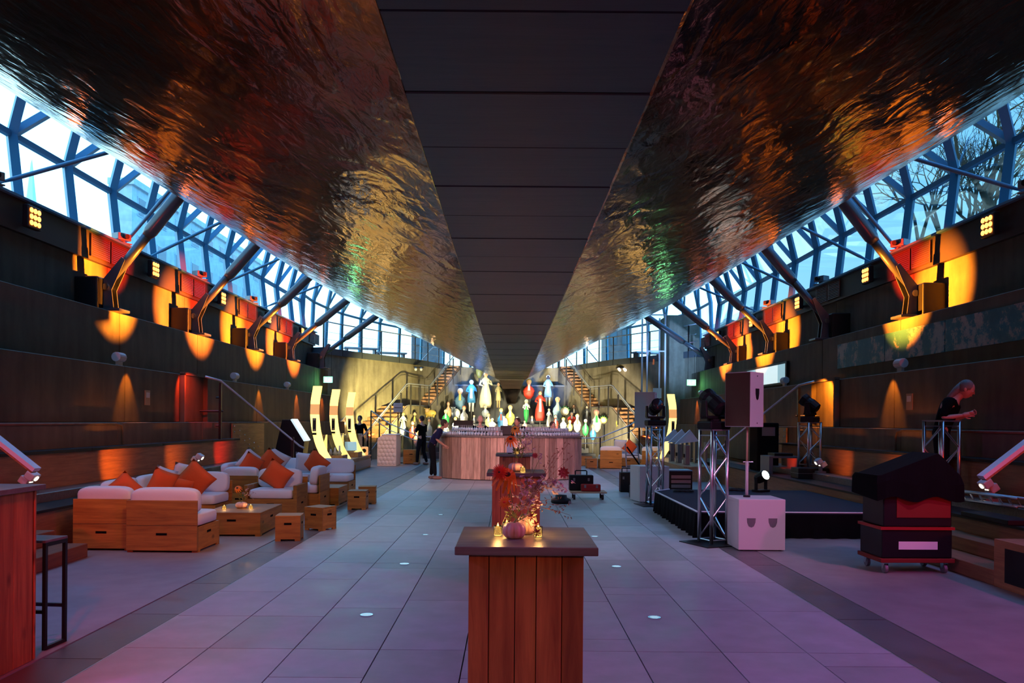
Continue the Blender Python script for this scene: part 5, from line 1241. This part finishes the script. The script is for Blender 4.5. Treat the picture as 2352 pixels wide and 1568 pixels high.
# ================================================================ STAIRS AT THE FAR END
def stair(s):
    nm = 'left' if s < 0 else 'right'
    A0 = Vector((s*5.75, 30.9, 0)); A1 = Vector((s*2.55, 40.6, 0)); d = (A1-A0).normalized(); L_ = (A1-A0).length; nrm = Vector((-d.y, d.x, 0))*(1 if s < 0 else -1); Wd = 1.55
    t = thing('staircase', 'wide timber-treaded %s staircase climbing to the balcony behind the figureheads' % nm, 'staircase', A0)
    N1, N2 = 13, 13; run = .30; rise = 4.42/(N1+N2); land = L_ - run*(N1+N2)
    pos = 0; z = 0
    def slab_(p0, p1, z0, z1, name, mat, o0=0.0, o1=1.0):
        a = d*p0 + nrm*Wd*o0; b_ = d*p1 + nrm*Wd*o0; c = d*p1 + nrm*Wd*o1; e_ = d*p0 + nrm*Wd*o1
        return MB().prism([(a.x, a.y, z0), (b_.x, b_.y, z0), (c.x, c.y, z0), (e_.x, e_.y, z0)], (0, 0, z1-z0)).build(name, mat, t)
    prof = []
    for k in range(N1+N2):
        z += rise; slab_(pos, pos+run+.03, z-rise, z, 'step', 'bench_wood'); prof.append((pos, z)); pos += run
        if k == N1-1: slab_(pos, pos+land, z-.16, z, 'landing', 'bench_wood'); pos += land
    # inner concrete stringer below the steps
    za = rise*N1; q0 = run*N1; q1 = q0+land; q2 = L_
    for o, mat in ((-.04, 'concrete_end'),):
        a = nrm*Wd*o
        pts = [(0, 0), (q2, 0), (q2, 4.35), (q1, za+.02), (q0, za+.02), (0, .05)]
        MB().prism([tuple(d*p + a + V(0, 0, zz)) for p, zz in pts], tuple(nrm*.05)).build('stringer', mat, t)
    # handrails both sides
    for o, nm_ in ((-.02, 'inner'), (1.0, 'outer')):
        a = nrm*Wd*o; R_ = [(-.25, .93), (0, 1.0), (q0-.15, za+.95), (q0+.1, za+1.0), (q1-.1, za+1.0), (q1+.1, za+1.08), (q2, 4.42+1.0), (q2+.6, 4.42+1.05)]
        MB().tube([d*p + a + V(0, 0, zz) for p, zz in R_], .028, 8).build('handrail', 'rail_steel', t, smooth=True)
        if nm_ == 'inner':
            MB().tube([d*p + a + V(0, 0, zz-.10) for p, zz in R_], .012, 6).build('lower_rail', 'rail_steel', t, smooth=True)
            MB().tube([d*p + a + V(0, 0, zz-.95) for p, zz in R_[1:-1]], .012, 6).build('edge_trim', 'rail_steel', t, smooth=True)
            def rz_(p):
                for (pa, zA), (pb, zB) in zip(R_, R_[1:]):
                    if p <= pb: return zA+(zB-zA)*(p-pa)/(pb-pa)
                return 5.4
            p = .2
            while p < q2+.3:
                c = d*p + a - nrm*.05; zz = rz_(p); MB().b2(c.x-.03, c.x+.03, c.y-.03, c.y+.03, max(0, zz-1.35), zz-.04).build('post', 'black_metal', t); p += .98
    for p in (1.2, 3.2, 5.2, 7.4, 9.2):
        zz = (rise/run)*p if p < q0 else za + (rise/run)*max(0, p-q1)
        c = A0 + d*p + nrm*(Wd-.04); l = bpy.data.lights.new('step_light', 'POINT'); l.energy = 7; l.color = (1, .55, .25); l.shadow_soft_size = .04; o = bpy.data.objects.new('step_light', l); COL.objects.link(o); o.location = (c.x, c.y, zz+.75)
stair(-1); stair(1)
for s, nm in ((-1, 'left'), (1, 'right')):   # lower guard rails at the stair foot
    t = thing('guard_rail', 'low steel guard rail with black posts at the foot of the %s stairs' % nm, 'railing', (s*3.4, 29.6, 0))
    P_ = [(-s*.9, .2), (s*.0, -.3), (s*1.2, .5), (s*2.0, 1.0)]
    MB().tube([(P_[0][0], P_[0][1], .95), (P_[1][0], P_[1][1], 1.0), (P_[2][0], P_[2][1], 1.45), (P_[3][0], P_[3][1], 1.95)], .022, 8).build('rail', 'rail_steel', t, smooth=True)
    MB().tube([(P_[0][0], P_[0][1], .75), (P_[1][0], P_[1][1], .8), (P_[2][0], P_[2][1], 1.2), (P_[3][0], P_[3][1], 1.7)], .016, 8).build('rail', 'rail_steel', t, smooth=True)
    for (x, y), h in zip(P_, (.95, 1.0, 1.45, 1.95)): MB().b2(x-.025, x+.025, y-.025, y+.025, 0, h).build('post', 'black_metal', t)
# ================================================================ FIGUREHEAD COLLECTION
t = thing('figurehead_tiers', 'black stepped display carrying the painted figureheads below the keel', 'display', (0, 0, 0))
for k in range(7): MB().b2(-(3.6-.2*k), 3.6-.2*k, 32.6+.95*k, 33.55+.95*k, 0, .25+.2*k).build('tier', 'black_wall', t)
MB().b2(-2.75, 2.75, 39.75, 39.95, 0, 3.35).build('back_panel', 'black_wall', t)
MB().b2(-2.9, 2.9, 39.7, 40.0, 3.35, 3.42).build('back_ledge', 'slab_edge', t)
t = thing('blue_wash_wall', 'pale concrete wall behind the figureheads washed with blue light', 'wall', (0, 40.6, 0)); MB().b2(-3.0, 3.0, 0, .3, 3.0, 4.35).build('wall_face', 'concrete_end', t)
CM = {}
def cm(c):
    k = 'paint_%02d_%02d_%02d' % tuple(int(v*99) for v in c)
    if k not in MATS: plain(k, c, .5)
    return k
CR = (.80, .72, .50); WH = (.85, .83, .76); BLU = (.04, .22, .50); GRN = (.03, .38, .09); RD = (.60, .05, .03); GLD = (.65, .45, .08); SK = (.70, .42, .28); DK = (.03, .03, .04); GY = (.25, .28, .30); YL = (.75, .60, .10); BR = (.16, .07, .03); TAN = (.6, .38, .16); LB = (.30, .50, .66); PK = (.7, .35, .3)
def figurehead(cx, ty, by, hw, kind, c1, c2, ch, label, Y, skinc=SK):
    top = at(cx, ty, Y); bot = at(cx, by, Y); h = top.z-bot.z; w = hw/F_PX*Y
    t = thing('figurehead', 'painted figurehead, ' + label, 'figurehead', (top.x, Y, bot.z), 0, 'painted figureheads in the display')
    hr = min(h*(.075 if kind in ('lady', 'man') else .15), w*.55)
    hz = h-hr*1.1
    if kind == 'lady': prof = [(w*.75, 0), (w*.95, h*.12), (w*.85, h*.35), (w*.55, h*.55), (w*.40, h*.64), (w*.55, h*.74), (w*.60, h*.79), (w*.3, h*.84), (hr*.5, h*.87), (hr*.5, hz-hr*.6)]
    elif kind == 'man': prof = [(w*.75, h*.28), (w*.70, h*.45), (w*.50, h*.60), (w*.60, h*.72), (w*.66, h*.79), (w*.35, h*.84), (hr*.5, h*.87), (hr*.5, hz-hr*.6)]
    elif kind == 'mermaid': prof = [(w*.62, h*.56), (w*.42, h*.64), (w*.58, h*.75), (w*.3, h*.83), (hr*.5, h*.86), (hr*.5, hz-hr*.6)]
    else: prof = [(w*.30, 0), (w*.80, h*.16), (w*.92, h*.38), (w*.85, h*.52), (w*.45, h*.62), (hr*.55, h*.68), (hr*.55, hz-hr*.6)]
    if kind in ('lady', 'man', 'bust', 'mermaid'):
        MB().lathe(prof, 14, sy=.62, lobes=(9 if kind == 'lady' else 0), amp=.08).build('torso', cm(c1), t, smooth=True)
        MB().ball((0, 0, hz), (hr*.78, hr*.85, hr), 10, 8).build('head', cm(skinc), t, smooth=True)
        MB().ball((0, .18*hr, hz+.22*hr), (hr*.92, hr*.9, hr*.92), 10, 8).build('hair', cm(ch), t, smooth=True)
        MB().ball((0, -hr*.86, hz-.08*hr), (hr*.12, hr*.2, hr*.2), 6, 5).build('nose', cm(skinc), t, smooth=True)
        b = MB(); b.prism([(-w*.22, -w*.60, h*(.30 if kind == 'lady' else .42)), (w*.22, -w*.60, h*(.30 if kind == 'lady' else .42)), (w*.16, -w*.42, h*.72), (-w*.16, -w*.42, h*.72)], (0, w*.25, 0)); b.build('front_panel', cm(c2), t)
        sz = h*.76 if kind != 'bust' else h*.50
        for s in (-1, 1): MB().tube([(s*w*.62, 0, sz), (s*w*.86, -w*.1, sz-h*.12), (s*w*.30, -w*.62, sz-h*(.15 if s < 0 else .05))], [w*.17, w*.14, w*.09], 7).build('arm', cm(c1), t, smooth=True)
    if kind == 'man':
        for s in (-1, 1): MB().tube([(s*w*.3, 0, h*.34), (s*w*.28, 0, h*.16), (s*w*.3, -w*.1, 0)], [w*.26, w*.18, w*.14], 8).build('leg', cm(c2), t, smooth=True)
    if kind == 'mermaid': MB().lathe([(w*.2, 0), (w*.45, h*.15), (w*.66, h*.35), (w*.66, h*.56)], 12, sy=.7).build('tail', cm(c2), t, smooth=True)
    if kind == 'animal':
        MB().ball((0, 0, h*.45), (w*.95, w*.5, h*.40), 12, 8).build('body', cm(c1), t, smooth=True); MB().ball((-w*.55, -w*.2, h*.72), (w*.38, w*.35, h*.28), 10, 8).build('head', cm(c2), t, smooth=True)
        for s in (-1, 1): MB().tube([(-w*.55+s*w*.25, -w*.1, h*.88), (-w*.55+s*w*.5, -w*.1, h*1.0)], [w*.1, w*.03], 6).build('ear', cm(c1), t, smooth=True)
        for s in (-1, 1): MB().tube([(s*w*.5, -w*.3, h*.3), (s*w*.6, -w*.5, 0)], [w*.16, w*.12], 6).build('leg', cm(c1), t, smooth=True)
    if kind == 'shield':
        MB().cyl((0, 0, h*.5), (0, -.05, h*.5), w*.95, n=20).build('rim', cm(c1), t); MB().ball((0, -.05, h*.5), (w*.72, .06, w*.72), 14, 8).build('boss', cm(c2), t, smooth=True)
        for k in range(5): MB().tube([(w*math.cos(.3+k*.5), 0, h*.5+w*math.sin(.3+k*.5)), (w*1.35*math.cos(.3+k*.5), 0, h*.5+w*1.35*math.sin(.3+k*.5))], [w*.16, w*.05], 5).build('leaf_scroll', cm(GRN), t, smooth=True)
    MB().cyl((0, w*.25, -min(bot.z-.05, .55)), (0, w*.25, h*.15), .03, n=6).build('stand', 'black_metal', t)
FH = [
 (1116, 854, 936, 16, 'lady', CR, WH, WH, 'tallest, a lady in a long cream dress left of the keel', 38.6),
 (1083, 872, 945, 13, 'man', BLU, WH, WH, 'a standing man in a bright blue coat and white breeches', 38.2),
 (1057, 891, 940, 13, 'bust', (.10, .22, .34), GLD, WH, 'a half figure in dusty blue with a tall white hat', 38.2),
 (1101, 825, 868, 8, 'bust', (.25, .24, .05), GLD, GLD, 'a small gilded cherub hung highest, left of the keel', 39.3),
 (1145, 878, 936, 8, 'man', (.45, .40, .22), TAN, BR, 'a man with tan trousers and red collar tight beside the keel', 38.8),
 (1030, 922, 960, 8, 'bust', TAN, PK, BR, 'a brown-haired woman on the left slope of the display', 37.2),
 (1047, 934, 960, 11, 'animal', WH, GY, GY, 'a white ram below the dusty blue half figure', 37.0),
 (1066, 931, 975, 10, 'bust', WH, GY, (.45, .12, .03), 'a red-haired girl in a white blouse', 36.6),
 (1115, 931, 958, 9, 'bust', GY, WH, WH, 'a small grey-white bust right under the tall cream lady', 36.8),
 (1151, 937, 985, 9, 'bust', BLU, RD, YL, 'a fair-haired sailor in a dark blue jacket', 36.0),
 (1172, 930, 976, 11, 'bust', YL, CR, TAN, 'a figure in bright yellow under the end of the keel', 36.4),
 (1161, 955, 985, 6, 'animal', WH, WH, GY, 'a small white dog beside the yellow figure', 34.8),
 (1215, 870, 916, 14, 'bust', RD, WH, GLD, 'a gold-haired bust in a red robe right of the keel', 39.0),
 (1209, 917, 970, 9, 'mermaid', WH, GRN, WH, 'a mermaid with a white bodice and green tail', 37.4),
 (1241, 897, 966, 13, 'lady', RD, WH, BR, 'a woman in a red dress with a long white apron', 37.8),
 (1259, 861, 932, 12, 'man', LB, CR, WH, 'a dark-faced figure with a white turban and blue jacket', 38.8, DK),
 (1261, 938, 980, 6, 'lady', WH, WH, WH, 'a very slim white lady below the turbaned figure', 36.2),
 (1281, 911, 966, 12, 'bust', LB, CR, CR, 'a grey-bearded man in a pale blue shirt', 37.6),
 (1297, 931, 958, 10, 'shield', (.5, .45, .3), WH, GRN, 'a round white shield wreathed in green leaves', 36.8),
 (1318, 929, 962, 8, 'bust', DK, WH, BR, 'a man in a black suit with a white shirt front', 37.0),
 (1348, 931, 976, 7, 'lady', DK, GY, DK, 'a dark slim woman on the right slope of the display', 36.0),
 (1370, 940, 992, 13, 'bust', WH, GRN, PK, 'a large white and green figure at the right end', 34.5),
 (1386, 944, 985, 8, 'shield', YL, WH, GRN, 'a tall yellow-white oval shield at the right end', 34.3),
 (1313, 946, 972, 10, 'bust', RD, WH, GY, 'a stout grey-haired bust in red', 35.6),
 (1222, 954, 976, 7, 'bust', DK, WH, BR, 'a small man in black with a white bow tie', 35.2),
 (1188, 957, 976, 7, 'bust', WH, WH, WH, 'a small white-capped head under the keel', 34.8),
 (1205, 966, 984, 6, 'bust', PK, WH, PK, 'a small pink-faced head just above the bar', 34.2),
 (1276, 952, 988, 7, 'bust', RD, WH, DK, 'a small figure in red and white right of the slim lady', 34.4),
 (1294, 958, 988, 8, 'bust', WH, LB, YL, 'a small fair figure in white above the bar', 34.0),
 (1309, 964, 990, 7, 'bust', YL, TAN, YL, 'a small yellow figure above the right end of the bar', 33.6),
 (1326, 950, 992, 9, 'bust', WH, RD, TAN, 'a white figure with a red sash near the right end of the bar', 33.8),
 (1345, 962, 1000, 8, 'bust', GRN, WH, WH, 'a white-haired figure in green at the right end of the bar', 33.2),
 (1362, 975, 1010, 8, 'bust', BLU, CR, TAN, 'a small blue figure by the right guard rail', 33.0),
 (1024, 940, 974, 9, 'bust', GRN, WH, CR, 'a woman in green on the left slope of the display', 36.0),
 (1046, 957, 990, 8, 'bust', WH, CR, YL, 'a small blonde figure in white left of the bartender', 34.6),
 (1064, 962, 992, 7, 'bust', (.2, .5, .48), WH, CR, 'a small figure in pale turquoise above the bar', 34.2),
 (1089, 953, 974, 5, 'bust', DK, WH, PK, 'a tiny dark figure just left of the bald bartender', 35.0),
 (1122, 949, 980, 8, 'bust', TAN, WH, TAN, 'a tan figure just right of the bald bartender', 35.4),
 (1131, 960, 984, 9, 'bust', WH, CR, WH, 'a small white bearded bust right of the bald bartender', 34.6),
 (1025, 970, 1000, 7, 'bust', CR, PK, BR, 'a small pale figure at the left end of the bar', 33.6),
 (1009, 975, 1012, 9, 'bust', (.5, .6, .1), WH, GRN, 'a lime green figure behind the bending person', 33.4),
 (989, 937, 958, 14, 'animal', GLD, TAN, GLD, 'a gilded lion lying at the left of the display', 35.6),
 (953, 945, 985, 9, 'bust', DK, YL, DK, 'a dark figure with a yellow chest left of the standing person', 34.6),
 (926, 947, 1000, 9, 'lady', WH, PK, YL, 'a white angel at the left end of the display', 33.6),
 (948, 966, 1010, 9, 'bust', RD, WH, BR, 'a red and white figure above the timber crate', 32.6),
 (957, 985, 1025, 8, 'bust', PK, WH, WH, 'a pink and white figure low above the timber crate', 32.2),
 (986, 960, 1005, 8, 'bust', CR, WH, DK, 'a cream figure between the two standing people', 33.2),
 (1422, 950, 985, 8, 'bust', (.5, .48, .12), CR, TAN, 'a pale yellow bust right of the guard rail', 34.0),
]
for r_ in FH: figurehead(*r_)
# ================================================================ OUTSIDE
def tree_obj(x, y, h, seed, label):
    r = random.Random(seed); t = thing('bare_tree', label, 'tree', (x, y, 4.5), 0, 'bare trees outside the right glazing')
    segs = []
    def grow(p, d, l, rad, lev):
        q = p + d*l; segs.append((p, q, rad, rad*.72, lev))
        if lev >= 7: return
        for k in range(2 if lev > 0 and r.random() < .6 else 3):
            nd = (d + Vector((r.gauss(0, .45), r.gauss(0, .45), r.gauss(.12, .3)))).normalized(); grow(q, nd, l*r.uniform(.62, .85), rad*.62, lev+1)
    grow(Vector((0, 0, 0)), Vector((r.uniform(-.1, .1), 0, 1)).normalized(), h*.25, .22, 0)
    for nm, f in (('trunk', lambda v: v == 0), ('branches', lambda v: 1 <= v <= 3), ('twigs', lambda v: v > 3)):
        b = MB()
        for p, q, ra, rb_, lv in segs:
            if f(lv): b.cyl(p, q, ra, rb_, n=(8 if lv < 2 else 3), caps=False)
        o = b.build(nm, 'bark', t, smooth=True)
        if nm == 'twigs': o['kind'] = 'stuff'
TR = [(15.5, 11.0, 10.5, 1, 'nearest bare tree outside, filling the glazing at the right edge'), (18.5, 16.5, 12, 2, 'bare tree outside right of the nearest right strut'),
 (14.5, 15.0, 9.5, 3, 'low bare tree with spreading limbs outside the right glazing'), (23, 26, 14, 4, 'tall bare tree farther off outside the right glazing'), (19, 33, 12, 5, 'distant bare tree outside between the right struts'),
 (15.0, 24, 10, 6, 'slim bare tree outside by the second right strut'), (20, 12.5, 13, 7, 'thick bare tree behind the nearest one outside the right edge'), (24, 19, 14, 8, 'broad bare tree in the second row outside the right glazing'),
 (17, 20, 11, 9, 'forked bare tree outside above the nearest right strut'), (27, 31, 15, 10, 'tall bare tree in the far row outside, right side'), (16.5, 29.5, 10, 11, 'bare tree outside above the third right strut'), (13.5, 19.0, 9, 12, 'bare tree closest to the right glazing above the wall mural'), (21, 21.5, 13, 13, 'leaning bare tree in the middle row outside the right glazing')]
for a in TR: tree_obj(*a)
def building(name, label, x0_, x1_, y0_, y1_, z1_, mat, wx, wn, rows, z0_=4.5, lit=0):
    t = thing(name, label, 'building', ((x0_+x1_)/2, (y0_+y1_)/2, z0_)); cx_, cy_ = (x0_+x1_)/2, (y0_+y1_)/2
    MB().b2(x0_-cx_, x1_-cx_, y0_-cy_, y1_-cy_, 0, z1_-z0_).build('walls', mat, t); MB().b2(x0_-cx_-.3, x1_-cx_+.3, y0_-cy_-.3, y1_-cy_+.3, z1_-z0_, z1_-z0_+.5).build('cornice', mat, t)
    r = random.Random(3)
    for j in range(rows):
        for i in range(wn):
            zc = (z1_-z0_)*(j+.55)/rows; hh = (z1_-z0_)/rows*.5
            if wx in ('x+', 'x-'):
                sg = 1 if wx == 'x+' else -1; X = (x1_ if sg > 0 else x0_)-cx_; yc = (y1_-y0_)*((i+.5)/wn-.5); ww = (y1_-y0_)/wn*.25
                o = MB().b2(X-.02, X+sg*.06, yc-ww, yc+ww, zc-hh/2, zc+hh/2).build('window', 'building_stone', t); MB().b2(X+sg*.06, X+sg*.08, yc-ww*.86, yc+ww*.86, zc-hh*.44, zc+hh*.44).build('pane', 'window_dark', o)
            else:
                Yf = y0_-cy_; xc = (x1_-x0_)*((i+.5)/wn-.5); ww = (x1_-x0_)/wn*.28
                o = MB().b2(xc-ww, xc+ww, Yf-.06, Yf+.02, zc-hh/2, zc+hh/2).build('window', 'slab_edge', t); MB().b2(xc-ww*.86, xc+ww*.86, Yf-.08, Yf-.06, zc-hh*.44, zc+hh*.44).build('pane', 'window_lit' if r.random() < lit else 'window_dark', o)
building('stone_building', 'long pale stone building outside the left glazing', -31.5, -30, 62, 94, 20, 'building_stone', 'x+', 9, 5)
building('low_building', 'low pale building outside beyond the right struts', 26, 40, 84, 110, 13.5, 'building_stone', 'x-', 7, 3)
building('brick_house', 'dark brick house with lit windows outside the end glazing, left of the ship', -7.8, -5.7, 62, 66, 9.2, 'building_brick', 'y', 2, 2, 4.42, .35)
building('brick_house', 'dark brick house with lit windows outside the end glazing, right of the ship', 7.7, 9.6, 62, 66, 9.4, 'building_brick', 'y', 2, 2, 4.42, .35)
t = thing('needle_tower', 'thin pointed glass tower far outside the left glazing', 'tower', (-68, 111, 4.5))
MB().prism([(-2.6, -2.6, 0), (2.6, -2.6, 0), (2.6, 2.6, 0), (-2.6, 2.6, 0)], (0, 0, .5)).build('base', 'tower_glass', t)
b = MB(); b.add([(-2.4, -2.4, .5), (2.4, -2.4, .5), (2.4, 2.4, .5), (-2.4, 2.4, .5), (-.1, 0, 33), (.1, 0, 33.6)], [(0, 1, 5, 4), (1, 2, 5), (2, 3, 4, 5), (3, 0, 4)]); b.build('shaft', 'tower_glass', t)
# upper floor behind the balcony rail: benches and planter boxes seen through the rail
for i, (x, y) in enumerate(((-6.9, 36.2), (-5.9, 38.6), (6.6, 37.4))):
    t = thing('upper_bench', 'pale bench on the upper level behind the balcony rail, %s' % ('nearest on the left', 'farther on the left', 'on the right')[i], 'bench', (x, y, 4.46), .4); MB().box((0, 0, .42), (1.6, .5, .08)).build('seat', 'white_trim', t, bev=.02)
    for a in (-.65, .65): MB().box((a, 0, .19), (.08, .45, .38)).build('leg', 'grey_metal', t)
t = thing('ceiling_spot_pair', 'pair of small white spotlights under the balcony on the left', 'spotlight', (-4.25, 36.3, 3.98))
for a in (-.1, .15): MB().cyl((a, 0, .02), (a+.02, -.22, -.06), .06, n=12).build('lamp_body', 'white_trim', t)
MB().b2(-.2, .25, -.05, .25, .05, .10).build('bracket', 'black_metal', t)
t = thing('ceiling_spot_pair', 'pair of small white spotlights under the balcony on the right', 'spotlight', (5.05, 35.6, 3.98))
for a in (-.1, .15): MB().cyl((a, 0, .02), (a+.02, -.22, -.06), .06, n=12).build('lamp_body', 'lamp_white', t)
MB().b2(-.2, .25, -.05, .25, .05, .10).build('bracket', 'black_metal', t)
